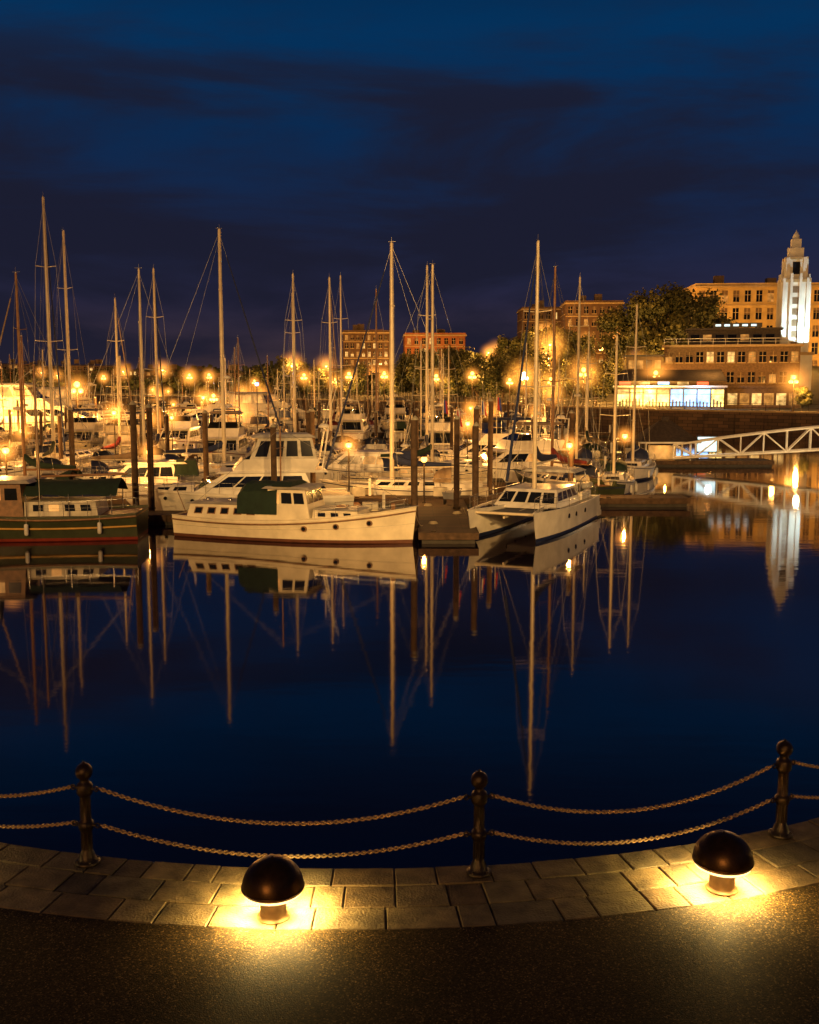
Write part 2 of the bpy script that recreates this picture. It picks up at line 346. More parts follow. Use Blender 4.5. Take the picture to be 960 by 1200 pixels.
# mushroom lamps
def mushroom(loc):
    mb=MB()
    mb.lathe([(0.0,0),(0.16,0),(0.16,0.012),(0.132,0.02),(0.128,0.03),(0.125,0.25)],(0,0,0),mat('lamp_stem',(0.22,0.13,0.05),0.6,var=0.3,nscale=12),24)
    mb.lathe([(0.129,0.205),(0.135,0.21),(0.135,0.225),(0.129,0.23)],(0,0,0),iron,24)
    mb.lathe([(0.125,0.262),(0.272,0.255)],(0,0,0),ringL,32)
    mb.lathe([(0.272,0.248),(0.278,0.252),(0.278,0.278),(0.268,0.29)],(0,0,0),ringL,32)
    pr=[(0.288,0.280),(0.298,0.29),(0.298,0.31)]
    for i in range(1,13):
        t=i/12*math.pi/2; pr.append((0.296*math.cos(t)+1e-4,0.31+0.285*math.sin(t)))
    mb.lathe(pr,(0,0,0),bronze,48); mb.lathe([(0.27,0.29),(0.289,0.281)],(0,0,0),bronze,48)
    mb.lathe([(0.3,0.30),(0.305,0.305),(0.305,0.318),(0.299,0.323)],(0,0,0),bronze,48)
    mb.sph((0,0,0.597),0.014,iron,8,6)
    o=place(mb.mesh('mushroom_bollard_lamp'),'mushroom_bollard_lamp',loc,0,None,.94)
    for i in range(6):
        t=i*math.pi/3+0.3
        l=light('lamp_tube',(0.262*math.cos(t),0.262*math.sin(t),0.238),150,(1.0,0.66,0.20),0.02,o,'SPOT')
        l.data.spot_size=rad(132); l.data.spot_blend=.9
        l.rotation_euler=Vector((.55*math.cos(t),.55*math.sin(t),-1)).to_track_quat('-Z','Y').to_euler()
for a in (-2.7,16.7,-22.5,36):
    x,y=edge(a,0.94); mushroom((x,y,ZP+0.004))

# ---------------------------------------------------------------- boats
def hull(mb,L,B,zs,zm,zb,draft=0.4,rake=0.8,transom=0.75,fine=2.2,hm=white,stripe=navy,boot=navy,deck=deckm,n=18,ox=0,flare=1.6):
    rows=[];
    def lv(t):
        return zs*(t-.4)*(t-1)/(.4)+zm*(t)*(t-1)/(.4*-.6)+zb*t*(t-.4)/.6
    for i in range(n+1):
        t=i/n; u=max(0,(t-.45)/.55)
        b=B/2*((transom+(1-transom)*math.sin(min(1,t/.45)*math.pi/2)) if t<.45 else max(0.012,1-u**fine))
        sh=lv(t)
        zl=[sh,sh-0.10,sh-0.16,0.5*sh+0.1,0.17,0.04,-draft]
        ff=[1,1.0,0.985,0.93,0.87,0.84,0.3]
        row=[]
        for z,f in zip(zl,ff):
            g=max(0.05,1-(1-f)*(1+flare*u*u)); xx=t*L-rake*(u**3)*(sh-z)/max(sh,.1)
            row.append((xx-ox,b*g,z))
        rows.append((row,b,sh))
    ms=[hm,stripe,hm,hm,boot,boot]
    nr=7
    for s in (1,-1):
        for k in range(nr-1):
            v=[];f=[]
            for row,_,_ in rows: v+= [(row[k][0],s*row[k][1],row[k][2]),(row[k+1][0],s*row[k+1][1],row[k+1][2])]
            for i in range(n): f.append((2*i,2*i+1,2*i+3,2*i+2) if s>0 else (2*i,2*i+2,2*i+3,2*i+1))
            mb.add(v,f,ms[k],True)
    r=rows[0][0]
    for k in range(nr-1):
        mb.add([(r[k][0],r[k][1],r[k][2]),(r[k][0],-r[k][1],r[k][2]),(r[k+1][0],-r[k+1][1],r[k+1][2]),(r[k+1][0],r[k+1][1],r[k+1][2])],[(0,1,2,3)],ms[k])
    v=[];f=[]
    for row,b,sh in rows: v+=[(row[0][0],b*0.985,sh-0.07),(row[0][0],-b*0.985,sh-0.07)]
    for i in range(n): f.append((2*i,2*i+1,2*i+3,2*i+2))
    mb.add(v,f,deck)
    for s in (1,-1):
        mb.path([(row[0][0],s*b,sh+0.01) for row,b,sh in rows],0.028,hm if hm!=navy else teak,5)
    return rows
def rails(mb,rows,i0,i1,h,step=2,m=steel):
    for s in (1,-1):
        prev=None
        for i in range(i0,i1+1,step):
            row,b,sh=rows[i]; p=(row[0][0],s*b*0.96,sh); q=(row[0][0],s*b*0.96,sh+h)
            mb.tube(p,q,0.014,m,n=5)
            if prev: mb.tube(prev,q,0.012,m,n=5); mb.tube((prev[0],prev[1],prev[2]-h*0.45),(q[0],q[1],q[2]-h*0.45),0.008,m,n=4)
            prev=q
    if i1>=len(rows)-2:
        row,b,sh=rows[i1]; mb.tube((row[0][0],b*.96,sh+h),(row[0][0],-b*.96,sh+h),0.016,m,n=5)
def fenders(mb,rows,idx,side):
    for i in idx:
        row,b,sh=rows[i]; x=row[0][0]
        mb.tube((x,side*(b+0.02),sh),(x,side*(b+0.1),sh-0.25),0.008,wire,n=4)
        mb.lathe([(0.001,0),(0.09,0.04),(0.1,0.1),(0.1,0.45),(0.09,0.51),(0.001,0.55)],(x,side*(b+0.1),max(0.05,sh-0.8)),rubber,8)
def rigging(mb,H,zd,xb,xs,B,mastm=alu,r=0.1,jib=cv_white,cover=cv_blue,boomL=3.6,seed=0,nsp=2):
    mb.tube((0,0,zd),(0,0,H*0.6),r,mastm,r1=r*0.95,n=10); mb.tube((0,0,H*0.6),(0,0,H),r*0.95,mastm,r1=r*0.7,n=10)
    sp=[0.5,0.76][:nsp] if nsp==2 else [0.58]
    for k,f in enumerate(sp):
        wd=0.95-0.25*k
        for s in (1,-1): mb.tube((0,0,H*f),(-0.12,s*wd,H*f+0.08),0.03,mastm,n=5)
    for s in (1,-1):
        pts=[(0,0,H*0.98)]+[(-0.12,s*(0.95-0.25*k),H*f+0.08) for k,f in reversed(list(enumerate(sp)))]+[(-0.1,s*B*0.44,zd)]
        mb.path(pts,0.010,wire,4)
        mb.tube((0,0,H*sp[0]),(-0.5,s*B*0.44,zd),0.010,wire,n=4)
    mb.tube((0,0,H*0.985),(xb,0,zd+0.25),0.010,wire,n=4); mb.tube((0,0,H*0.99),(xs,0,zd),0.010,wire,n=4)
    if jib:
        a=Vector((0,0,H*0.985));b_=Vector((xb,0,zd+0.25))
        mb.tube(b_.lerp(a,0.04),b_.lerp(a,0.9),0.075,jib,r1=0.035,n=7)
    zb=zd+1.15
    mb.tube((-0.1,0,zb),(-boomL,0,zb+0.05),0.06,mastm,n=8)
    if cover:
        n=8; v=[];f=[]
        for i in range(n+1):
            t=i/n; x=-0.05-t*(boomL-0.25); rr=0.24*(1-0.55*t)
            for j in range(8):
                th=2*math.pi*j/8; v.append((x,rr*0.6*math.cos(th)*(1+0.1*math.sin(9*t+j)),zb+0.12+rr*0.5+rr*math.sin(th)+(0.5*(1-t)**6)))
        for i in range(n):
            for j in range(8): f.append((i*8+j,i*8+(j+1)%8,(i+1)*8+(j+1)%8,(i+1)*8+j))
        mb.add(v,f,cover,True)
    mb.tube((-boomL,0,zb),(0,0,H*0.97),0.007,wire,n=4)
    mb.tube((0,0,H),(0,0,H+0.35),0.008,wire,n=4); mb.tube((-0.25,0,H+0.08),(0.2,0,H+0.08),0.015,wire,n=4)
    mb.sph((0.0,0,H+0.03),0.05,alu,6,4)
    if seed%3==0: mb.lathe([(0.01,-0.1),(0.24,-0.09),(0.26,0),(0.2,0.09),(0.01,0.12)],(0.3,0,H*0.42),white,10); mb.tube((0,0,H*0.42-0.1),(0.3,0,H*0.42-0.1),0.02,alu,n=4)
def sailboat(L,B,H,hm=white,stripe=navy,boot=navy,cover=cv_blue,mastm=alu,seed=0,jib=None,dodger=cv_blue,r=0.1,lit=False):
    rr=random.Random(seed); mb=MB(); ox=0.58*L
    if seed%4==1: jib=cv_blue
    elif seed%4==3: jib=cv_tan
    rows=hull(mb,L,B,0.95,0.88,1.25,0.5,1.0,0.68,1.9,hm,stripe,boot,ox=ox)
    zd=0.86
    b=(0.30*L-ox,0.73*L-ox,0.30*B,zd-0.05); t=(0.31*L-ox,0.66*L-ox,0.24*B,zd+0.48)
    mb.tbox(b,t,hm if hm in(white,offw) else offw)
    for s in 'LR':
        for k in range(4): mb.tface(b,t,s,0.08+k*0.22,0.24+k*0.22,0.4,0.8,glassl if (lit and k<3) else glassd)
    mb.tface(b,t,'F',0.2,0.8,0.3,0.75,glassd)
    mb.box(0.40*L-ox,0.48*L-ox,-0.25,0.25,zd+0.48,zd+0.54,deckm)
    mb.box(0.52*L-ox,0.56*L-ox,-0.2,0.2,zd+0.485,zd+0.56,glassd)
    for s in (1,-1): mb.box(0.06*L-ox,0.30*L-ox,s*0.27*B-0.06,s*0.27*B+0.06,zd-0.05,zd+0.28,hm)
    mb.box(0.08*L-ox,0.29*L-ox,-0.2*B,0.2*B,zd-0.02,zd+0.02,teak)
    if dodger:
        v=[];f=[]
        for i in range(5):
            th=i/4*math.pi/2
            for j in range(9):
                ph=j/8*math.pi
                v.append((0.24*L-ox+math.sin(th)*1.1, math.cos(ph)*0.29*B, zd+0.35+math.sin(ph)**0.5*0.85*math.cos(th)**0.7 if math.cos(th)>0.01 else zd+0.45))
        for i in range(4):
            for j in range(8): f.append((i*9+j,i*9+j+1,(i+1)*9+j+1,(i+1)*9+j))
        mb.add(v,f,dodger,True)
    mb.tube((0.12*L-ox,0,zd),(0.12*L-ox,0,zd+0.8),0.06,white,n=6)
    mb.path([(0.11*L-ox,0.35*math.cos(k*math.pi/6),zd+0.85+0.35*math.sin(k*math.pi/6)) for k in range(13)],0.015,steel,5)
    rails(mb,rows,0,16,0.62)
    fenders(mb,rows,[4,8,12],1); fenders(mb,rows,[5,9,13],-1)
    rigging(mb,H,zd,L*0.985-ox,0.01*L-ox,B,mastm,r,jib,cover,0.36*L,seed)
    return mb.mesh('sailboat')
def motor_yacht(L,B,fly=True,hm=white,stripe=navy,lit=False,cv=cv_blue,seed=0,encl=False):
    mb=MB(); ox=L/2
    rows=hull(mb,L,B,1.05,1.15,1.75,0.4,1.5,0.9,2.3,hm,stripe,navy,ox=ox,flare=2.4)
    z0=1.05; X=lambda t:t*L-ox
    mb.box(X(-0.05),X(0.01),-B*0.42,B*0.42,0.2,0.3,teak)
    b=(X(.16),X(.70),.40*B,z0);t=(X(.20),X(.53),.34*B,z0+1.25); mb.tbox(b,t,hm)
    wm_=glassl if lit else glassd
    for s in 'LR':
        for a0,a1 in ((.06,.27),(.29,.5),(.52,.70),(.72,.9)): mb.tface(b,t,s,a0,a1,.42,.86,wm_ if a0<.5 else glassd)
    for k in range(3): mb.tface(b,t,'F',.05+k*.31,.33+k*.31,.35,.9,glassd)
    mb.tface(b,t,'B',.1,.9,.15,.85,wm_)
    mb.tbox((X(.10),X(.57),.37*B,z0+1.25),(X(.12),X(.55),.36*B,z0+1.36),hm)
    b=(X(.66),X(.90),.24*B,z0+.15);t=(X(.66),X(.84),.17*B,z0+.62); mb.tbox(b,t,hm)
    for s in 'LR':
        mb.tface(b,t,s,.15,.4,.4,.8,glassd);mb.tface(b,t,s,.5,.75,.4,.8,glassd)
    mb.box(X(.75),X(.79),-.25,.25,z0+.62,z0+.66,glassd)
    for s in(1,-1):
        for tt in (.62,.70,.78):
            i=int(tt*18); row,bb,sh=rows[i]
            mb.sph((row[2][0],s*(row[2][1]-0.01),sh-.42),.10,glassd,8,5)
    if fly:
        z1=z0+1.36
        b=(X(.16),X(.50),.33*B,z1);t=(X(.14),X(.46),.35*B,z1+.62); mb.tbox(b,t,hm)
        b2=(X(.36),X(.46),.32*B,z1+.62);t2=(X(.34),X(.39),.28*B,z1+1.05); mb.tbox(b2,t2,glassd)
        if encl:
            b3=(X(.15),X(.43),.34*B,z1+.62);t3=(X(.17),X(.39),.31*B,z1+1.75); mb.tbox(b3,t3,cv_white)
            for s in 'LR':
                for k in range(4): mb.tface(b3,t3,s,.05+k*.235,.23+k*.235,.12,.85,wm_)
            for k in range(3): mb.tface(b3,t3,'F',.06+k*.3,.32+k*.3,.12,.85,glassd); mb.tface(b3,t3,'B',.06+k*.3,.32+k*.3,.12,.85,glassd)
            mb.tbox((X(.15),X(.42),.34*B,z1+1.75),(X(.18),X(.38),.26*B,z1+1.92),cv_white)
            za=z1+1.92
        else:
            for tx in (.18,.36):
                for s in (1,-1): mb.tube((X(tx),s*.32*B,z1+.6),(X(tx),s*.30*B,z1+1.7),.02,steel,n=5)
            mb.tbox((X(.14),X(.40),.34*B,z1+1.7),(X(.16),X(.38),.27*B,z1+1.85),cv)
            za=z1+1.85
        mb.box(X(.26),X(.30),-.22,.22,z1+.3,z1+.9,cv_white)
    else:
        za=z0+1.36
        b3=(X(.02),X(.2),.38*B,z0+.5);t3=(X(.04),X(.18),.33*B,z0+1.45);mb.tbox(b3,t3,cv)
    for s in (1,-1):
        mb.tube((X(.13),s*.33*B,z0+1.3),(X(.10),s*.25*B,za+.25),.05,hm,n=6)
        mb.tube((X(.12),s*.2*B,za),(X(.06),s*.22*B,za+2.6),.014,white,n=4)
    mb.tube((X(.10),.25*B,za+.25),(X(.10),-.25*B,za+.25),.05,hm,n=6)
    mb.lathe([(.01,0),(.28,.02),(.3,.1),(.22,.2),(.01,.24)],(X(.11),0,za+.28),white,12)
    mb.tube((X(.11),0,za+.5),(X(.11),0,za+1.5),.02,alu,n=5); mb.sph((X(.11),0,za+1.5),.05,white,6,4)
    rails(mb,rows,8,17,.6,1)
    fenders(mb,rows,[3,7,11],1); fenders(mb,rows,[3,7,11],-1)
    return mb.mesh('motor_yacht')

def classic_launch():
    L,B=11.4,3.1; mb=MB(); ox=L/2; X=lambda t:t*L-ox
    rows=hull(mb,L,B,1.02,0.98,1.62,0.5,0.18,0.62,2.5,offw,offw,mat('launch_boot_stripe',(0.13,0.05,0.03),0.5),teak,n=24,ox=ox,flare=0.7)
    for s in(1,-1):
        mb.path([(r[1][0],s*(r[1][1]+.025),r[1][2]-.08) for r,_,_ in rows],.035,teak,6)
        mb.path([(r[3][0],s*(r[3][1]+.008),r[3][2]-.02) for r,_,_ in rows],.014,dirtyw,4)
    z=.92
    b=(X(.07),X(.42),.36*B,z);t=(X(.085),X(.42),.32*B,z+.66);mb.tbox(b,t,offw)
    mb.tbox((X(.06),X(.43),.34*B,z+.66),(X(.09),X(.42),.25*B,z+.75),dirtyw)
    for s in 'LR':
        for k in range(5):
            a=.09+k*.165
            mb.tface(b,t,s,a-.012,a+.092,.34,.8,teak,.012); mb.tface(b,t,s,a,a+.08,.4,.74,glassd,.02)
    mb.tface(b,t,'B',.3,.7,.0,.95,teak)
    b=(X(.42),X(.60),.37*B,z);t=(X(.42),X(.575),.33*B,z+1.45);mb.tbox(b,t,offw)
    for s in 'LR':
        for a0,a1 in((.05,.3),(.36,.62),(.68,.93)): mb.tface(b,t,s,a0,a1,.55,.88,glassl if a0<.1 else glassd,.02)
    for k in range(3): mb.tface(b,t,'F',.05+k*.31,.33+k*.31,.55,.9,glassd)
    mb.tbox((X(.40),X(.60),.39*B,z+1.45),(X(.41),X(.585),.33*B,z+1.54),dirtyw)
    v=[];f=[]
    prof_=[(-.39,.30),(-.385,.8),(-.36,1.35),(-.2,1.66),(0,1.74),(.2,1.66),(.36,1.35),(.385,.8),(.39,.30)]
    for i in range(9):
        x=X(.295+.165*i/8); dz=-.07*math.sin(i*math.pi/4)**2-(.25 if i==0 else 0)
        for (py,pz) in prof_: v.append((x,py*B*(1+.01*math.sin(i*2.1)),z+pz+(dz if pz>1 else 0)))
    for i in range(8):
        for j in range(8): f.append((i*9+j,i*9+j+1,(i+1)*9+j+1,(i+1)*9+j))
    f.append(tuple(range(9))); f.append(tuple(range(72,81)))
    mb.add(v,f,cv_green)
    mb.tbox((X(.44),X(.52),.37*B,z+1.56),(X(.45),X(.51),.2*B,z+1.72),cv_green)
    b=(X(.60),X(.80),.29*B,z+.05);t=(X(.60),X(.78),.25*B,z+.52);mb.tbox(b,t,offw)
    mb.tbox((X(.60),X(.79),.27*B,z+.52),(X(.60),X(.775),.2*B,z+.58),dirtyw)
    for s in 'LR':
        for k in range(3): mb.tface(b,t,s,.12+k*.28,.28+k*.28,.4,.78,glassd,.02)
    mb.box(X(.68),X(.72),-.25,.25,z+.58,z+.68,teak)
    for s in(1,-1):
        for tt in(.62,.72,.86):
            i=int(tt*24);r,bb,sh=rows[i];x=r[2][0];y=s*(r[2][1]+.0)
            mb.tube((x,y-s*.1,sh-.42),(x,y+s*.015,sh-.42),.13,teak,n=14);mb.tube((x,y-s*.1,sh-.42),(x,y+s*.03,sh-.42),.09,glassd,n=14)
    mb.tube((X(.44),0,z+1.5),(X(.44),0,z+4.2),.035,wood_mast,n=6);mb.tube((X(.44),-.5,z+3.2),(X(.44),.5,z+3.2),.02,wood_mast,n=5)
    mb.tube((X(.44),0,z+4.1),(X(.97),0,1.7),.01,wire,n=4);mb.tube((X(.44),0,z+4.1),(X(.02),0,1.1),.01,wire,n=4)
    mb.tube((X(.02),0,1.0),(X(-.02),0,2.1),.02,teak,n=5)
    mb.box(X(.90),X(.915),-.08,.08,1.3,1.75,teak);mb.tube((X(.86),0,1.45),(X(1.01),0,1.68),.035,steel,n=5)
    for k in range(3): mb.lathe([(.11,0),(.11,.06),(.06,.1)],(X(.12+.1*k),0,z+.75),steel,8)
    rails(mb,rows,15,23,.42,2)
    fenders(mb,rows,[3,9],1)
    for i in (6,13,20): 
        r,bb,sh=rows[i]; mb.box(r[0][0]-.12,r[0][0]+.12,bb*.9,bb*.95,sh-.05,sh+.06,steel)
    return mb.mesh('classic_launch')

def workboat():
    L,B=12.5,3.8; mb=MB(); ox=L/2; X=lambda t:t*L-ox
    rows=hull(mb,L,B,1.25,1.15,2.0,.6,.5,.8,2.4,dgreen,yellowp,redp,teak,n=24,ox=ox,flare=1)
    for s in(1,-1):
        mb.path([(r[3][0],s*(r[3][1]+.04),r[3][2]-.05) for r,_,_ in rows],.05,yellowp,6)
        mb.path([(r[1][0],s*(r[1][1]+.03),r[1][2]-.02) for r,_,_ in rows],.05,teak,6)
    z=1.1
    b=(X(.40),X(.66),.33*B,z);t=(X(.41),X(.64),.31*B,z+1.5);mb.tbox(b,t,teak)
    for s in 'LR':
        for k in range(4): mb.tface(b,t,s,.06+k*.235,.24+k*.235,.5,.85,glassl if k==1 else glassd,.02)
    for k in range(3): mb.tface(b,t,'F',.05+k*.31,.33+k*.31,.55,.88,glassd)
    mb.tbox((X(.37),X(.68),.37*B,z+1.5),(X(.39),X(.66),.3*B,z+1.64),dirtyw)
    b=(X(.14),X(.40),.30*B,z);t=(X(.15),X(.40),.28*B,z+.65);mb.tbox(b,t,dirtyw)
    for s in 'LR':
        for k in range(4): mb.tface(b,t,s,.08+k*.22,.22+k*.22,.35,.8,glassl if k==2 else glassd,.02)
    v=[];f=[]
    for i in range(9):
        x=X(.07+.33*i/8); sg=.05*math.sin(i*1.9)
        v+=[(x,-.34*B,z+.95+sg),(x,-.2*B,z+1.35+sg),(x,0,z+1.62-.06*math.sin(i*math.pi/8)),(x,.2*B,z+1.35-sg),(x,.34*B,z+.95-sg)]
    for i in range(8):
        for j in range(4): f.append((i*5+j,i*5+j+1,(i+1)*5+j+1,(i+1)*5+j))
    mb.add(v,f,cv_green,True)
    for tx in(.09,.24,.39):
        for s in(1,-1): mb.tube((X(tx),s*.33*B,z),(X(tx),s*.33*B,z+1.0),.025,steel,n=5)
    mb.tube((X(.37),0,z),(X(.37),0,z+6.8),.09,wood_mast,r1=.05,n=8)
    mb.tube((X(.36),0,z+1.7),(X(.05),0,z+1.8),.06,wood_mast,n=6)
    mb.tube((X(.37),0,z+6.6),(X(.97),0,2.0),.012,wire,n=4);mb.tube((X(.37),0,z+6.6),(X(.05),0,z+1.8),.012,wire,n=4)
    for s in(1,-1): mb.tube((X(.37),0,z+6.4),(X(.33),s*.46*B,z),.012,wire,n=4)
    mb.lathe([(.2,0),(.2,.5),(.14,.6),(.1,1.1),(.12,1.15)],(X(.52),.4,z+1.6),black,10)
    rails(mb,rows,0,8,.7,2);rails(mb,rows,16,23,.6,2)
    fenders(mb,rows,[3,9],1);fenders(mb,rows,[2,6,10,14],-1)
    return mb.mesh('wooden_workboat')

def catamaran(H):
    L,B=10.2,4.3; mb=MB(); ox=L/2; X=lambda t:t*L-ox
    for s in(1,-1):
        mb.M=Matrix.Translation((0,s*(B/2-.62),0))
        rows=hull(mb,L,1.24,1.2,1.2,1.35,.35,.45,.8,2.0,white,white,navy,deckm,n=18,ox=ox,flare=.4)
        for q in(1,-1):
            for tt in(.35,.5,.65):
                i=int(tt*18);r,bb,sh=rows[i]
                mb.tube((r[2][0],q*(r[2][1]-.1),sh-.4),(r[2][0],q*(r[2][1]+.01),sh-.4),.12,glassd,n=10)
        for k in range(3): mb.box(X(-.01)-.25+k*.2-.25,X(0)-.05+k*.2-.2,-.45,.45,.1,.35+k*.25,white)
        rails(mb,rows,2,17,.6,3)
    mb.M=Matrix.Identity(4)
    mb.box(X(.06),X(.62),-(B/2-1.0),B/2-1.0,.75,1.16,white)
    mb.box(X(.62),X(.95),-.04,.04,1.0,1.1,alu);mb.tube((X(.93),-(B/2-.6),1.2),(X(.93),B/2-.6,1.2),.07,alu,n=8)
    net=mat('trampoline_net',(0.12,0.12,0.12),.9)
    mb.add([(X(.62),-(B/2-1.1),1.08),(X(.93),-(B/2-.9),1.14),(X(.93),B/2-.9,1.14),(X(.62),B/2-1.1,1.08)],[(0,1,2,3)],net)
    b=(X(.22),X(.66),.37*B,1.14);t=(X(.25),X(.55),.30*B,1.95);mb.tbox(b,t,white)
    for s in 'LR':
        for k in range(4): mb.tface(b,t,s,.06+k*.235,.25+k*.235,.4,.85,glassd,.02)
    for k in range(4): mb.tface(b,t,'F',.04+k*.24,.24+k*.24,.3,.85,glassd)
    for k in range(3): mb.tface(b,t,'B',.06+k*.31,.32+k*.31,.2,.85,glassl if k==1 else glassd)
    mb.tbox((X(.05),X(.27),.33*B,2.55),(X(.06),X(.26),.26*B,2.68),cv_white)
    for tx in(.06,.25):
        for s in(1,-1): mb.tube((X(tx),s*.36*B,1.2),(X(tx),s*.31*B,2.55),.022,steel,n=5)
    for s in(1,-1):
        mb.box(X(.04),X(.22),s*.36*B-.1,s*.36*B+.1,1.15,1.5,white)
        mb.path([(X(.03),s*1.0,1.2),(X(.0),s*1.0,2.0),(X(-.08),s*1.0,2.1)],.035,steel,6)
        for k in range(3): mb.box(X(.66)+k*.8,X(.66)+k*.8+.45,s*(B/2-.62)-.22,s*(B/2-.62)+.22,1.18,1.25,glassd)
    mb.M=Matrix.Translation((X(-.08),0,1.55))@Matrix.Rotation(math.pi/2,4,'Z')
    for s in(1,-1): mb.path([(-1.2,s*.45,0),(.8,s*.45,0),(1.3,s*.2,.08)],.17,mat('dinghy_grey',(.35,.34,.32),.6),8)
    mb.box(-1.1,.9,-.4,.4,-.1,-.05,black);mb.M=Matrix.Identity(4)
    mb.M=Matrix.Translation((X(.50),0,0))
    rigging(mb,H,1.95,X(.93)-X(.50),X(.02)-X(.5),B,alu,.11,cv_blue,cv_blue,3.9,1)
    mb.M=Matrix.Identity(4)
    return mb.mesh('catamaran')

place(classic_launch(),'classic_launch',(-5.2,46.3,0),rad(-15))
place(motor_yacht(12.8,4.0,True,white,white,False,cv_blue,0,True),'flybridge_yacht',(-9.6,55.4,0),rad(190))
place(workboat(),'wooden_workboat',(-18.6,46.6,0),rad(184))
place(catamaran(13.7),'catamaran',(6.1,49.8,0),rad(66+180))
expl=[(-5.2,46.3),(-8.6,56.3),(-18.4,46.6),(6.0,50.1)]
def mline(a,b_,sag=.25):
    mb=MB(); a=Vector(a);b_=Vector(b_)
    mb.path([a.lerp(b_,i/8)+Vector((0,0,-4*sag*(i/8)*(1-i/8))) for i in range(9)],.018,rope,5); mb.obj('mooring_line')
mline((.2,44.9,1.6),(.6,46.2,.6)); mline((-10.6,48.2,1.0),(-11.5,50.7,.6)); mline((-4.5,47.6,.95),(-2,50.7,.6)); mline((2.5,47.0,1.3),(2.9,48.6,.6),.1); mline((-12.7,47.2,1.2),(-13.4,50.1,1.3),.3)

def SB(x,y,head,L,H,**k):
    place(sailboat(L,L*0.32,H,**k),'sailboat',(x,y,0),rad(head)); expl.append((x,y))
SB(-25.7,74,100,13,20.0,cover=cv_green,seed=1,r=.14)
SB(-29.0,88,80,13,19.7,seed=2,cover=cv_blue,r=.14)
SB(-22.6,60,170,9.5,13.3,mastm=wood_mast,hm=navy,cover=cv_green,seed=3,dodger=cv_green,lit=True)
SB(-17.6,68,15,10,14.4,seed=4,cover=cv_tan)
SB(-20.8,85,95,11,16.3,seed=5,r=.12)
SB(-22.6,80,80,9,13.5,seed=7,cover=cv_red)
SB(-13.4,74,10,12,17.8,seed=9,cover=cv_blue,r=.15,lit=True)
SB(-9.7,87,95,11,16.1,seed=6,r=.12); SB(-10.9,97,85,11,15.4,seed=10,cover=cv_green)
SB(-6.9,90,80,11,16.1,seed=11,cover=cv_tan,r=.12); SB(-6.8,103,95,12,17.6,seed=12)
SB(-3.2,100,90,11,16,seed=14,mastm=wood_mast)
SB(-1.05,61.5,177,10.5,15.2,seed=13,cover=cv_blue,dodger=cv_tan,r=.14)
SB(1.55,70,12,10.5,14.9,seed=16,cover=cv_green,hm=offw,lit=True,r=.12)
SB(1.4,83,90,11,16.3,seed=16,r=.12)
SB(9.2,66,120,10,14.3,seed=18,mastm=wood_mast,cover=cv_red,hm=dgreen)
SB(12.4,76,255,10,14.7,seed=18)
SB(13.0,65,255,8,10,seed=20,cover=cv_green,dodger=cv_green)
SB(16.6,76,250,9,12.7,seed=20,cover=cv_blue,hm=white)
def MY(x,y,head,L,**k):
    place(motor_yacht(L,L*.33,**k),'motor_yacht',(x,y,0),rad(head)); expl.append((x,y))
MY(6.6,73,200,12,fly=True,lit=True,cv=cv_tan)
MY(-4,71,172,9.5,fly=False,cv=cv_blue,lit=True)
MY(5.5,84,185,13,fly=True,lit=True)
MY(-29,66,10,11,fly=True,cv=cv_green)
MY(-16.5,61,190,8,fly=False,cv=cv_green)

hulls=[(white,navy,cv_blue,alu),(offw,redp,cv_green,alu),(navy,white,cv_tan,alu),(dirtyw,navy,cv_blue,wood_mast),(dgreen,yellowp,cv_green,alu),(white,redp,cv_red,wood_mast)]
fleet_s=[sailboat(8.5+i*.5,2.8+i*.12,9.5+i*.5,hm=h,stripe=s,cover=c,mastm=m,seed=30+i*2,dodger=c,lit=(i%2==0),r=.085) for i,(h,s,c,m) in enumerate(hulls)]
fleet_m=[motor_yacht(9,3.1,False,white,navy,True,cv_blue),motor_yacht(11,3.6,True,white,redp,False,cv_tan),motor_yacht(12,3.9,True,offw,navy,True,cv_blue),motor_yacht(8,2.9,False,dirtyw,dgreen,False,cv_green),motor_yacht(9.5,3.2,True,navy,white,True,cv_green)]
BIG=[(-50,146),(-30,152),(-66,176),(-24,205)]
rows_=[(78,-36,15),(96,-44,20),(116,-52,24),(138,-60,24),(162,-70,22),(190,-84,10),(222,-100,-20)]
for ry,xa,xb in rows_:
    for side in(-1,1):
        x=xa+R.uniform(0,3)
        while x<xb:
            yy=ry+side*6.2
            ok=all(abs(x-ex)>3.9 or abs(yy-ey)>8.5 for ex,ey in expl) and all(abs(x-ex)>18 or abs(yy-ey)>7 for ex,ey in BIG[:2])
            if ok and R.random()<.8:
                hd=90*side*R.choice((1,-1))+R.uniform(-6,6)
                if R.random()<.48: place(R.choice(fleet_s),'sailboat',(x,yy+R.uniform(-.7,.7),0),rad(hd),None,R.uniform(.88,1.1))
                else: place(R.choice(fleet_m),'motor_yacht',(x,yy+R.uniform(-.7,.7),0),rad(hd),None,R.uniform(.85,1.15))
            x+=R.uniform(4.4,5.8)
big=motor_yacht(20,5.2,True,white,navy,True,cv_white,0,True)
for (x,y),h,s in zip(BIG,(6,176,178,5),(1.65,1.35,1.5,1.15)): place(big,'motor_yacht',(x,y,0),rad(h),None,s)

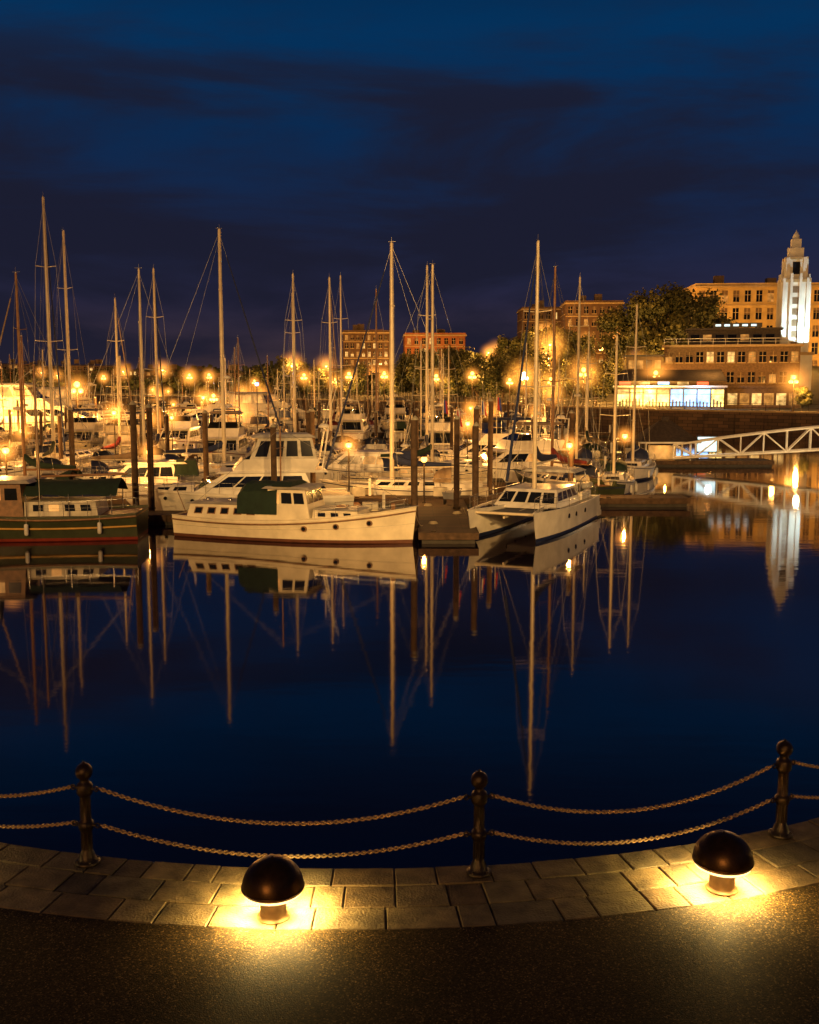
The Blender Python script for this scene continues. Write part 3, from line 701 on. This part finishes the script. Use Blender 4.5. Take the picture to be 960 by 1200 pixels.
# ---------------------------------------------------------------- docks
plank=bpy.data.materials.new('dock_planks'); plank.use_nodes=True; nt=plank.node_tree; b=nt.nodes['Principled BSDF']
tc=nt.nodes.new('ShaderNodeTexCoord'); br=nt.nodes.new('ShaderNodeTexBrick'); br.inputs['Scale'].default_value=1.0
br.inputs['Brick Width'].default_value=2.4; br.inputs['Row Height'].default_value=0.15; br.inputs['Mortar Size'].default_value=0.012
br.inputs['Color1'].default_value=(0.12,0.075,0.038,1); br.inputs['Color2'].default_value=(0.06,0.038,0.02,1); br.inputs['Mortar'].default_value=(0.01,0.008,0.006,1)
nt.links.new(tc.outputs['Object'],br.inputs['Vector']); nt.links.new(br.outputs['Color'],b.inputs['Base Color']); b.inputs['Roughness'].default_value=.8
def dock(x0,x1,y0,y1,top=.5,name='floating_dock',fing=None):
    mb=MB(); mb.box(x0,x1,y0,y1,top-.08,top,plank)
    mb.box(x0-.05,x1+.05,y0-.06,y0-.005,top-.3,top+.02,pile);mb.box(x0-.05,x1+.05,y1+.005,y1+.06,top-.3,top+.02,pile)
    mb.box(x0-.06,x0-.005,y0,y1,top-.3,top+.015,pile);mb.box(x1+.005,x1+.06,y0,y1,top-.3,top+.015,pile)
    mb.box(x0+.1,x1-.1,y0+.1,y1-.1,-.3,top-.09,mat('dock_float',(.05,.045,.04),.9))
    for side,fx,fl in (fing or []):
        ya,yb=(y1+.07,y1+fl) if side>0 else (y0-fl,y0-.07)
        mb.box(fx-.45,fx+.45,ya,yb,top-.09,top-.005,plank);mb.box(fx-.5,fx+.5,ya,yb,0.0,top-.1,pile)
    x=x0+.6
    while x<x1-.4:
        mb.box(x-.12,x+.12,y0+.08,y0+.13,top+.03,top+.09,iron)
        if R.random()<.3: mb.box(x-.4,x+.4,y1-.6,y1-.15,top+.003,top+.5,dirtyw)
        if R.random()<.3: mb.box(x+.6,x+.75,y1-.3,y1-.15,top+.003,top+1.0,white);
        x+=2.4
    return mb.obj(name)
dock(0.45,3.0,44.6,57.9)
dock(-14.6,0.35,50.6,52.4)
dock(-30,16,58.2,60.0)
dock(-36,-15.2,50.6,52.3)
for ry,xa,xb in rows_: dock(xa-3,xb+3,ry-1,ry+1,fing=[(s,fx,8) for s in(-1,1) for fx in range(int(xa)+2,int(xb),10)])
dock(18,31,87,90)
mb=MB()
for cx,cy in((1.1,47.5),(2.4,51.2),(1.0,54.6)):
    for k in range(3): mb.path([(cx+(.22-.03*k)*math.cos(j*math.pi/6),cy+(.22-.03*k)*math.sin(j*math.pi/6),.53+.035*k) for j in range(13)],.02,rope,5)
mb.obj('coiled_rope')
mb=MB(); mb.tbox((-.5,.5,.3,.35),(-.6,.6,.38,.72),mat('cart_plastic',(.25,.26,.28),.6)); mb.tube((-.1,-.4,.2),(-.1,-.34,.2),.2,black,n=14); mb.tube((-.1,.34,.2),(-.1,.4,.2),.2,black,n=14); mb.path([(.5,-.25,.6),(1.0,-.25,.8),(1.0,.25,.8),(.5,.25,.6)],.02,steel,6)
mb.obj('dock_cart',(2.3,55.2,.5),rad(70))
def piling(x,y,h,r=.17):
    mb=MB(); mb.tube((0,0,-2),(R.uniform(-.06,.06),R.uniform(-.06,.06),h),r,pile,r1=r*.88,n=12)
    mb.lathe([(r*.95,0),(r*.95,.06),(.02,.2)],(0,0,h),mat('piling_cap',(.3,.28,.22),.6),12)
    mb.lathe([(r*1.25,0),(r*1.25,.1)],(0,0,.55),iron,12)
    mb.obj('mooring_piling',(x,y,0))
for x,y,h in((-13.5,50.2,6.0),(.25,46,5.4),(2.45,53,5.2),(3.2,49.2,5.0),(4.7,60,6.0),(3.8,58.1,5.6),(-13.4,52.8,5.8),(-7,52.8,4.8),(-26,50.2,5.5),(-19.9,60.3,5.5),(-12,60.3,5.3),(-5.7,60.3,5.4),(9.5,60.3,5.3)): piling(x,y,h)
for ry,xa,xb in rows_:
    x=xa
    while x<xb+3: piling(x,ry+R.choice((-1.3,1.3)),R.uniform(4.0,5.2)); x+=R.uniform(6,11)

def dock_lamp(x,y,h,p=160,z=.5,gm=globe,halo_r=.9):
    mb=MB(); mb.lathe([(.12,0),(.12,.05),(.05,.1),(.04,h-.2),(.07,h-.15),(.09,h-.12)],(0,0,0),iron,10); mb.sph((0,0,h),.17,gm,12,8)
    mb.lathe([(.17,.14),(.1,.21),(.01,.25)],(0,0,h),iron,10)
    o=mb.obj('dock_lamp',(x,y,z)); light('bulb',(0,-.45,h-.25),p,WARM,.1,o)
    if gm is globe and halo_r: halo(o,(0,0,h),halo_r)
for x,y,h,p in((9.2,58.9,3.0,1100),(-20.2,51.2,3.2,900),(-3.5,59,3.0,600),(-15,59,2.6,500),(-27,59.2,2.8,600),(14.6,69.5,3,600)): dock_lamp(x,y,h,p,halo_r=1.0)  # last one added to light the small sailboats beside it
dock_lamp(.8,56,2.4,160,halo_r=0)
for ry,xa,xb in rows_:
    for k in range(4): dock_lamp(R.uniform(xa,xb),ry,R.uniform(2.4,5.5),700+ry*7,halo_r=1.5 if ry<110 else R.choice((1.6,2.2,2.8)))

def flag(x,y,h,cols,z=.5):
    mb=MB(); mb.tube((0,0,0),(0,0,h),.022,alu,n=6); mb.sph((0,0,h),.05,yellowp,6,4)
    n=8
    for k,c in enumerate(cols):
        v=[];f=[]
        t0=k/len(cols);t1=(k+1)/len(cols)
        for i in range(n+1):
            s=i/n; zz=h-.1-s*.85
            v+=[(.04+t0*(.18+.12*s),.05*math.sin(5*s+t0*6),zz-.12*t0),(.04+t1*(.18+.12*s),.05*math.sin(5*s+t1*6),zz-.12*t1)]
        for i in range(n): f.append((2*i,2*i+1,2*i+3,2*i+2))
        mb.add(v,f,c,True)
    mb.obj('flag',(x,y,z),R.uniform(-.4,.4))
fr=mat('flag_red',(.4,.03,.03),.8);fb=mat('flag_blue',(.03,.05,.3),.8);fw=mat('flag_white',(.6,.6,.6),.8)
flag(2.6,56.5,5.2,[fr,fw,fr]);flag(4.4,63,5.6,[fb,fw,fr]);flag(5.6,66,5.8,[fr,fb]);flag(2.2,67,5.6,[fb,fr])

# ---------------------------------------------------------------- far shore
SH=[(-3000,2600),(-600,820),(-250,520),(-80,340),(-12,248),(12,220),(29,181),(36,164),(50,150),(62,138.5),(100,128),(300,118),(3000,100)]
def ys(x):
    for (a,b_),(c,d) in zip(SH[:-1],SH[1:]):
        if x<=c: return b_+(d-b_)*(x-a)/(c-a)
    return SH[-1][1]
def hl(k):
    t=max(0,min(1,(k-25)/90)); return 3+9*t*t*(3-2*t)+max(0,min(8,(k-150)/40))
grass=mat('shore_grass',(.05,.045,.02),.9,var=.4,nscale=.4,bump=.4)
xs=sorted(set([s[0] for s in SH]+[-600+i*25 for i in range(40)]))
ks=[0.3,8,16,25,40,60,80,100,115,150,300,800,3000]
mb=MB(); v=[];f=[]
for x in xs:
    for k in ks: v.append((x,ys(x)+k,hl(k)))
n=len(ks)
for i in range(len(xs)-1):
    for j in range(n-1): f.append((i*n+j,(i+1)*n+j,(i+1)*n+j+1,i*n+j+1))
mb.add(v,f,grass,True); mb.obj('shore_ground')
wallm=bpy.data.materials.new('seawall_stone'); wallm.use_nodes=True; nt=wallm.node_tree; b=nt.nodes['Principled BSDF']
tc=nt.nodes.new('ShaderNodeTexCoord'); mp=nt.nodes.new('ShaderNodeMapping'); mp.inputs['Rotation'].default_value=(rad(90),0,0)
br=nt.nodes.new('ShaderNodeTexBrick'); br.inputs['Scale'].default_value=1; br.inputs['Brick Width'].default_value=1.2; br.inputs['Row Height'].default_value=.5; br.inputs['Mortar Size'].default_value=.03
br.inputs['Color1'].default_value=(.15,.09,.05,1);br.inputs['Color2'].default_value=(.07,.045,.028,1);br.inputs['Mortar'].default_value=(.03,.022,.015,1)
nt.links.new(tc.outputs['Object'],mp.inputs['Vector']);nt.links.new(mp.outputs['Vector'],br.inputs['Vector']);nt.links.new(br.outputs['Color'],b.inputs['Base Color']);b.inputs['Roughness'].default_value=.9
mb=MB()
for (a,b_),(c,d) in zip(SH[:-1],SH[1:]):
    mb.add([(a,b_,-3),(c,d,-3),(c,d,3.02),(a,b_,3.02)],[(0,1,2,3)],wallm)
    mb.add([(a,b_-.15,2.9),(c,d-.15,2.9),(c,d-.15,3.15),(a,b_-.15,3.15)],[(0,1,2,3)],trimm)
    mb.add([(a,b_-.15,3.15),(c,d-.15,3.15),(c,d+.5,3.15),(a,b_+.5,3.15)],[(0,1,2,3)],trimm)
    if a>=29 and c<=300:
        Ls=math.hypot(c-a,d-b_)
        for i in range(int(Ls/4)):
            t=(i+.5)/int(Ls/4); x=a+(c-a)*t;y=b_+(d-b_)*t; mb.box(x-.3,x+.3,y-.35,y+.1,-2,2.7,wallm)
mb.obj('seawall')
mb=MB()
for (a,b_),(c,d) in zip(SH[4:-3],SH[5:-2]):
    Ls=math.hypot(c-a,d-b_); k=int(Ls/2)
    for i in range(k):
        t=i/k; mb.tube((a+(c-a)*t,b_+(d-b_)*t+.2,3.15),(a+(c-a)*t,b_+(d-b_)*t+.2,4.15),.05,iron,n=5)
    for z in(3.6,4.15): mb.tube((a,b_+.2,z),(c,d+.2,z),.035,iron,n=5)
mb.obj('waterfront_railing')

# ---------------------------------------------------------------- buildings
def facade(mb,W,H,floors,bays,wall,z0=0,lit=.3,wf=.55,hf=.6,rr=R,trim=trimm,depth=.3,shop=None):
    fh=H/floors; bw=W/bays
    for i in range(floors):
        for j in range(bays):
            g=glassd; q=rr.random()
            if q<lit: g=w1 if rr.random()<.65 else w2
            if shop and i==0: g=shop
            cx=-W/2+(j+.5)*bw; cz=z0+(i+.5)*fh
            ww=bw*wf/2; hh=fh*hf/2
            mb.add([(cx-ww,-.03,cz-hh),(cx+ww,-.03,cz-hh),(cx+ww,-.03,cz+hh),(cx-ww,-.03,cz+hh)],[(0,1,2,3)],g)
            if rr.random()<.4:
                mb.box(cx-ww,cx+ww,-.045,-.035,cz+hh*rr.uniform(-.2,.6),cz+hh,plaster)
            mb.box(cx-.05,cx+.05,-.10,-.05,cz-hh,cz+hh,trim); mb.box(cx-ww,cx+ww,-.09,-.055,cz+hh*.2,cz+hh*.2+.09,trim)
            mb.box(cx-ww-.15,cx+ww+.15,-depth-.12,-.0,cz-hh-.14,cz-hh+.02,trim)
    for j in range(bays+1):
        cx=-W/2+j*bw; hw=bw*(1-wf)/2
        mb.box(max(-W/2,cx-hw),min(W/2,cx+hw),-depth,.04,z0,z0+H,wall)
    for i in range(floors+1):
        cz=z0+i*fh; hh=fh*(1-hf)/2
        mb.box(-W/2+.01,W/2-.01,-depth+.03,.03,max(z0,cz-hh),min(z0+H-.01,cz+hh),wall)
def building(name,loc,rz,W,D,H,floors,bays,wall,lit=.3,cornice=True,shop=None,sidebays=None,wf=.5,hf=.58,roof=None,wash=0):
    mb=MB(); mb.box(-W/2+.05,W/2-.05,.02,D,-4,H,wall)
    facade(mb,W,H,floors,bays,wall,0,lit,wf,hf,shop=shop)
    sb=sidebays or max(2,int(bays*D/W))
    for s in(-1,1):
        mb.M=Matrix.Translation((s*(W/2-.05),D/2,0))@Matrix.Rotation(s*math.pi/2,4,'Z'); facade(mb,D-.7,H,floors,sb,wall,0,lit,wf,hf)
        mb.M=Matrix.Identity(4)
    if cornice:
        mb.box(-W/2-.5,W/2+.5,-.85,D+.5,H-.02,H+.35,trimm);mb.box(-W/2-.25,W/2+.25,-.6,D+.25,H+.35,H+.9,wall)
        fh=H/floors; mb.box(-W/2-.12,W/2+.12,-.48,D,fh-.15,fh+.15,trimm)
        mb.box(-W/2-.12,W/2+.12,-.46,D,H-fh-.12,H-fh+.12,trimm)
    mb.box(-W/2+.6,W/2-.6,.6,D-.6,H+.36,H+.5,roofm) if not cornice else mb.box(-W/2,W/2,0,D,H+.9,H+.95,roofm)
    for k in range(int(W/8)+1):
        x=R.uniform(-W/2+2,W/2-2); mb.box(x-1,x+1,D*.3,D*.3+2,H+.9,H+R.uniform(1.8,3.2),plaster)
    o=mb.obj(name,loc,rz)
    if wash:
        for k in range(3): light('facade_wash',(-W/2+W*(k+.5)/3,-9,H*.2),wash,(1,.5,.12),.4,o)  # lights without fixtures, added to brighten the facade
    return o
building('stone_office_building',(84,228,9),rad(-4),42,16,19,5,17,stoneY,.16,wf=.55,hf=.66,wash=1900)
building('stone_office_building',(118,205,6),rad(-4),30,16,23,6,12,stoneY,.2,wash=1500)
building('brick_hotel',(50,282,12),rad(-3),15,14,16.5,5,7,stoneB,.1)
building('stone_office_building',(40.5,312,12),rad(0),13,14,17,5,6,stoneB,.12)
building('brick_apartment_building',(7.5,305,12),rad(2),17.5,12,9.0,3,8,brickO,.3)
building('apartment_building',(-12.5,300,12),rad(3),13,12,9.5,4,8,stoneB,.4)
for x,y,W,H in((-95,430,30,4),(-150,500,26,6),(-190,560,40,5),(-60,380,16,4),(-230,600,30,7),(-120,455,18,5)):
    building('low_waterfront_building',(x,y,hl(y-ys(x))),rad(25),W,12,H,2,10,plaster,.4,cornice=False)

SBX,SBY=49,171
mb=MB()
mb.M=Matrix.Translation((4.2,5,0)); mb.box(-11,11,.02,12,-3,10.2,plaster); facade(mb,22,10.2,3,13,plaster,0,.3,.66,.52)
mb.box(-11.4,11.4,-.8,12.3,10.2,10.6,trimm)
for k in range(12): mb.tube((-11+k*2,-.6,10.6),(-11+k*2,-.6,11.6),.04,metalw,n=4)
mb.tube((-11,-.6,11.6),(11,-.6,11.6),.05,metalw,n=5);mb.tube((-11,-.6,11.1),(11,-.6,11.1),.03,metalw,n=4)
mb.box(-7,8,3,10,10.6,13.2,roofm)
for k in range(7): mb.box(-6.6+k*2.05,-5.2+k*2.05,2.9,2.98,11.4,12.4,w1 if k%3==1 else glassd)
mb.box(-3,5,2.2,2.32,13.55,14.3,black)
for k in range(5): mb.box(-2.6+k*1.45,-1.7+k*1.45,2.14,2.18,13.75,14.1,signW)
mb.box(-7.5,8.5,2.4,10.5,13.2,13.5,roofm)
mb.M=Matrix.Identity(4)
mb.box(-14.5,3,-3,8,-3,4.3,plaster)
for k in range(8):
    x=-14.2+k*2.15
    g=shopL if k<4 or k==7 else signB
    mb.box(x+.1,x+2.0,-3.12,-3.03,.35,2.3,g); mb.box(x+.1,x+2.0,-3.11,-3.03,2.4,3.1,[w2,shopL,w2][k%3] if g is shopL else signB)
    for q in range(3): mb.box(x+.35+q*.55,x+.6+q*.55,-3.2,-3.14,.35,R.uniform(.8,1.6),plaster)
    mb.box(x-.06,x+.06,-3.3,-3.0,0,3.4,plaster)
mb.box(-14.8,3.3,-4.6,-2.9,3.45,3.75,metalw)
mb.box(-14.6,3.1,-3.4,-3.02,3.76,4.5,plaster)
for k in range(5): mb.box(-13.8+k*3.1,-12+k*3.1,-3.46,-3.42,3.9,4.35,[signR,w2,signB,w2,signR][k])
mb.add([(-14.8,-3.6,4.5),(3.3,-3.6,4.5),(2.5,2,6.4),(-13.5,2,6.4)],[(0,1,2,3)],roofm)
mb.add([(-14.8,-3.6,4.5),(-13.5,2,6.4),(-14.5,8,4.4)],[(0,1,2)],roofm)
mb.box(-13,-7,2,8,4.3,8.6,plaster)
for k in range(4): mb.box(-12.6+k*1.45,-11.6+k*1.45,1.9,1.97,6.6,8.0,w1 if k!=2 else glassd)
mb.box(-13.4,-6.6,1.6,8.4,8.6,8.9,roofm)
mb.box(3.2,15,-.5,6,-3,3.4,plaster)
for k in range(6): mb.box(3.6+k*1.9,5.1+k*1.9,-.6,-.53,.6,2.5,w1 if k%2 else w2)
mb.box(3,15.3,-1.2,5.5,3.4,3.7,plaster)
shop=mb.obj('waterfront_shop_building',(SBX,SBY,3),rad(-14))
light('shop_spill',(-9,-7,3),4500,(1.0,.62,.16),.5,shop);light('sign_spill',(-1,-6,2.5),900,(.35,.6,1),.4,shop)
light('terrace_lamp',(1,-1.5,7.5),900,WARM,.4,shop);light('terrace_lamp',(11,-1.5,7.5),900,WARM,.4,shop)
halo(shop,(-10.5,-3.6,2),3.8,(1.0,.5,.1),3.0,'shop')  # painted glow in front of the shop windows

mb=MB()
mb.box(-3.1,3.1,-3.1,3.1,-2,9,towerm);mb.box(-3.3,3.3,-3.3,3.3,9,9.5,trimm)
mb.box(-2.2,2.2,-2.2,2.2,9.5,21.5,towerm)
for s in range(4):
    mb.M=Matrix.Rotation(s*math.pi/2,4,'Z')
    for x in(-1.95,-.75,.75,1.95): mb.box(x-.22,x+.22,-2.5,-2.15,9.5,22.2 if abs(x)>1 else 23,towerm)
    for k in range(6): mb.box(-.5,.5,-2.26,-2.205,10.2+k*1.9,11.3+k*1.9,plaster)
    mb.box(-.6,.6,-1.75,-1.70,22.9,25.0,glassd)
    for x in(-1.4,1.4): mb.box(x-.3,x+.3,-1.95,-1.6,22,25.8,towerm)
    mb.box(-.25,.25,-1.35,-1.1,26.2,27.6,towerm)
mb.M=Matrix.Identity(4)
mb.box(-2.45,2.45,-2.45,2.45,21.5,22,trimm);mb.box(-1.7,1.7,-1.7,1.7,22,25.4,towerm);mb.box(-1.9,1.9,-1.9,1.9,25.4,25.8,trimm)
mb.box(-1.2,1.2,-1.2,1.2,25.8,27.4,towerm);mb.box(-.8,.8,-.8,.8,27.4,29.0,towerm);mb.lathe([(.6,0),(.55,.6),(.35,1.0),(.2,1.2),(.001,1.6)],(0,0,29.0),towerm,10)
tw=mb.obj('art_deco_tower',(67.4,183,3),rad(-12))
for x,y,z,p in((-3.5,-6.5,10.5,1),(3.5,-6.5,10.5,1)):
    l=bpy.data.lights.new('floodlight','SPOT'); l.energy=10000; l.color=(.72,.95,.95); l.spot_size=rad(75); l.shadow_soft_size=.2
    o=bpy.data.objects.new('floodlight',l); scene.collection.objects.link(o); o.parent=tw; o.location=(x,y,z); o.rotation_euler=(Vector((0,0,18))-Vector((x,y,z))).to_track_quat('-Z','Y').to_euler()

# ---------------------------------------------------------------- trees
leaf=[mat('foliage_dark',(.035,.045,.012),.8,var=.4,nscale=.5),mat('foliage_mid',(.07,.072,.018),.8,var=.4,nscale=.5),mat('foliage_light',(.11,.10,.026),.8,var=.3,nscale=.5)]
bark=mat('bark',(.08,.055,.035),.9,var=.4,bump=.5)
def tree_mesh(H,Wd,seed,nl=4200,ls=.36):
    r=random.Random(seed); mb=MB()
    th=H*.26; mb.tube((0,0,-1),(.1,0,th),H*.026,bark,r1=H*.018,n=8)
    cl=[(Vector((0,0,H*.58)),.28*Wd)]
    for i in range(24):
        a=r.uniform(0,6.28); rr_=Wd/2*math.sqrt(r.uniform(.05,.75)); zz=r.uniform(.28,.9)*H
        sh=math.sqrt(max(.12,1-((zz/H-.55)/.45)**2))
        c=Vector((rr_*sh*math.cos(a),rr_*sh*math.sin(a),zz)); cl.append((c,r.uniform(.14,.22)*Wd))
        st=Vector((.1,0,r.uniform(.6,1)*th)); mid=st.lerp(c,.5)+Vector((0,0,-.03*H))
        mb.tube(st,mid,H*.009,bark,r1=H*.005,n=5);mb.tube(mid,c,H*.005,bark,r1=H*.002,n=5)
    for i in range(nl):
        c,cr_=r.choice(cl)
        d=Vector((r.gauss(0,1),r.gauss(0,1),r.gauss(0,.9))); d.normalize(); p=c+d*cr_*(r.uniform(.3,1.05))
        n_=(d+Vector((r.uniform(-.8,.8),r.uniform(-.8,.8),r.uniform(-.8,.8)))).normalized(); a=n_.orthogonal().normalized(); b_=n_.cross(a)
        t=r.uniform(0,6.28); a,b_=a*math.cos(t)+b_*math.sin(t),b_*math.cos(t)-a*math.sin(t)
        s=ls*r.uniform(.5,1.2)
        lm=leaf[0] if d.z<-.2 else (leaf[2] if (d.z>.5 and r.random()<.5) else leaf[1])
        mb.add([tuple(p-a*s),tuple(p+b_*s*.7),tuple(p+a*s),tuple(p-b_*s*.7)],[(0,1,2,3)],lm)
    return mb.mesh('broadleaf_tree')
T1=tree_mesh(18,16,1,9000,.42);T2=tree_mesh(9,9,2);T3=tree_mesh(11,10,3);T4=tree_mesh(7,6,4,3000)
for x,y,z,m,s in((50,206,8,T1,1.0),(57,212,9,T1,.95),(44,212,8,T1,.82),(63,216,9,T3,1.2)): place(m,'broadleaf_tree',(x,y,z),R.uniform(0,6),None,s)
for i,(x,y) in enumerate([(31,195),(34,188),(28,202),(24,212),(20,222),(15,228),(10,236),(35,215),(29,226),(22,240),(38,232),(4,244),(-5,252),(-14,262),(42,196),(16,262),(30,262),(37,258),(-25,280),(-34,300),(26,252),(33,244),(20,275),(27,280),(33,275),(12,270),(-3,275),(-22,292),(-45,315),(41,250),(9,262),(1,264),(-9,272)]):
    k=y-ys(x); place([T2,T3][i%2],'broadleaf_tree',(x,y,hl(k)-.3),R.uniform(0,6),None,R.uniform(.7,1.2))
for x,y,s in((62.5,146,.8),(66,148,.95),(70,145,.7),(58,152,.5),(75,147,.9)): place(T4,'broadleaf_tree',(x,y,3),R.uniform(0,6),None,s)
mb=MB(); r=random.Random(5)
for i in range(6500):
    x=r.uniform(-420,-30); base=ys(x)+r.uniform(30,90); hh=(5+5*noise.noise(Vector((x*.02,0,3)))+3*noise.noise(Vector((x*.12,1,0))))
    z=hl(base-ys(x))+abs(r.random()**.7)*max(1.5,hh); s=r.uniform(.5,1.4)
    a=Vector((r.uniform(-1,1),r.uniform(-.5,.5),r.uniform(-1,1))).normalized()*s;b_=Vector((r.uniform(-1,1),r.uniform(-.5,.5),r.uniform(-1,1))).normalized()*s
    p=Vector((x,base,z)); mb.add([tuple(p-a),tuple(p+b_),tuple(p+a),tuple(p-b_)],[(0,1,2,3)],leaf[i%2])
mb.obj('distant_tree_line')

# ---------------------------------------------------------------- street lamps
def lamp_mesh(h,gm,k_=1.0):
    mb=MB(); mb.lathe([(.28,0),(.28,.1),(.2,.3),(.14,.6),(.1,.9),(.08,h-.8),(.12,h-.7),(.06,h-.5),(.05,h)],(0,0,0),iron,12)
    mb.sph((0,0,h+.35),.36*k_,gm,12,8)
    for k in range(4):
        t=k*math.pi/2+.4; p=(.6*math.cos(t),.6*math.sin(t))
        mb.path([(0,0,h-.8),(p[0]*.6,p[1]*.6,h-.95),(p[0],p[1],h-.7)],.03,iron,5); mb.sph((p[0],p[1],h-.42),.27*k_,gm,10,8)
    return mb.mesh('cluster_street_lamp')
LM=lamp_mesh(5.5,globe);LW=lamp_mesh(5.5,globew,1.3)
# single-headed road light on a tall bent column
mb=MB(); mb.lathe([(.2,0),(.16,.5),(.1,.7),(.07,8.4)],(0,0,0),iron,8); mb.path([(0,0,8.4),(0,-.5,8.9),(0,-1.4,9.0)],.05,iron,6); mb.tbox((-.2,.2,.001,8.9),(-.15,.15,.001,9.1),iron)
mb.box(-.22,.22,-2.1,-1.3,8.95,9.12,iron); mb.sph((0,-1.7,8.86),.30,globe,12,8,.8); RL=mb.mesh('road_light')
def street_lamp(x,y,p=900,m=None,z=None,s=1,halo_r=3.4):
    z=hl(max(0,y-ys(x)))if z is None else z
    o=place(m or LM,'cluster_street_lamp',(x,y,z),R.uniform(0,1),None,s); light('lamp_glow',(0,-1.6,4.3),p,WARM,.3,o)
    halo(o,(0,0,5.4),halo_r)
def road_light(x,y,p,s=1,halo_r=4.4):
    o=place(RL,'road_light',(x,y,hl(max(0,y-ys(x)))),R.uniform(-.5,.5),None,s); light('lamp_glow',(0,-1.7,8.2),p,WARM,.3,o); halo(o,(0,-1.7,8.86),halo_r)
for i,(x,y) in enumerate(((13.5,222),(26,190),(31,184),(20,206),(6,232),(-6,246),(-15,256),(-19,262),(-28,274),(36,200),(41,172),(70,150),(56,150.5),(-46,306))): street_lamp(x,y,6500,s=R.uniform(.8,1.15),halo_r=R.choice((2.6,3.4,4.4)))
for x,y in((17,262),(24,285),(44,262),(-10,290),(26,245),(62,205),(46,198)): street_lamp(x,y,8000,halo_r=R.choice((3.4,4.4)))
for x,y in((20,268),(5,285),(36,272),(48,240),(57,222),(32,236),(-33,300),(-22,280),(29,214),(40,186)): road_light(x,y,11000,R.uniform(.8,1.2),R.choice((3.4,4.4,5.4)))
for x,y in((73,215),(86,212),(96,208)): street_lamp(x,y,4000)
street_lamp(22,198,12000,LW,None,1,5.4)
for i,(x,y) in enumerate(((-66,340),(-88,372),(-120,405),(-150,440),(-190,470),(-105,380),(-230,520),(-170,480),(-75,352))):
    if i%2: road_light(x,y,12000,R.uniform(.8,1.2),5.4)
    else: street_lamp(x,y,8000,None,None,1.2,R.choice((3.4,4.4)))
street_lamp(-44,136.5,9000,None,.5,1.1,2.6); street_lamp(-57,136.5,9000,None,.5,1.1,2.6); street_lamp(-31,163,6000,None,.5,.8,2.6)  # lamps added on the docks to brighten the big yachts
dock_lamp(-14.2,96,6.5,0.001,.5,blueL); light('blue_glow',(-14.2,95.4,7),150,(.2,.4,1),.1)

# ---------------------------------------------------------------- gangway + shelter
mb=MB(); A=Vector((22.5,87.2,.75));B_=Vector((50,78.5,3.1)); n=16; wd=Vector((.3,.95,0))*.8
for s in(-1,1):
    lo=[A.lerp(B_,i/n)+wd*s for i in range(n+1)]
    up=[p+Vector((0,0,1.15+.75*math.sin(math.pi*i/n))) for i,p in enumerate(lo)]
    for i in range(n):
        mb.tube(lo[i],lo[i+1],.095,metalw,n=6);mb.tube(up[i],up[i+1],.095,metalw,n=6)
        mb.tube(lo[i],up[i+1],.055,metalw,n=5) if i%2 else mb.tube(up[i],lo[i+1],.055,metalw,n=5)
        mb.tube(lo[i],up[i],.055,metalw,n=5)
    mb.tube(lo[n],up[n],.05,metalw,n=5)
v=[tuple(A-wd),tuple(B_-wd),tuple(B_+wd),tuple(A+wd)];mb.add(v,[(0,1,2,3)],plank)
gw=mb.obj('truss_gangway')
light('gangway_fill',(30,79,2.0),600,(1,.7,.35),.2,gw);light('gangway_fill',(37,76,2.2),600,(1,.7,.35),.2,gw)  # fill lights without fixtures, added to brighten the truss
mb=MB()
for x in(-1.9,1.9):
    for y in(-1.3,1.3): mb.tube((x,y,0),(x,y,1.75),.08,metalw,n=6)
rf=mat('cedar_shingle_roof',(.05,.034,.024),.9,var=.4,nscale=5,bump=.5)
mb.add([(-2.6,-2.1,1.65),(2.6,-2.1,1.65),(2.6,2.1,1.65),(-2.6,2.1,1.65),(-.5,0,3.4),(.5,0,3.4)],[(0,1,5,4),(1,2,5),(2,3,4,5),(3,0,4),(0,3,2,1)],rf)
mb.box(-2.6,2.6,-2.14,-2.105,1.52,1.66,metalw)
mb.box(-.3,.3,-.2,.2,3.3,3.7,rf); mb.box(-1.2,1.2,.6,.9,0,1.2,dirtyw)
shl=mb.obj('dock_shelter',(22.0,88.4,.5)); light('shelter_fill',(0,-.6,1.45),120,WARM,.08,shl)  # fill light added under the roof so the shelter shows up
mb=MB(); mb.box(-.9,.9,-.06,.06,.7,2.1,iron); mb.box(-.82,.82,-.075,-.065,.78,2.02,signW); mb.tube((-.8,0,0),(-.8,0,.8),.05,iron);mb.tube((.8,0,0),(.8,0,.8),.05,iron)
o=mb.obj('lit_information_board',(25.4,87.5,.5)); light('board_glow',(0,-.8,1.4),25,(.8,.95,1),.3,o)
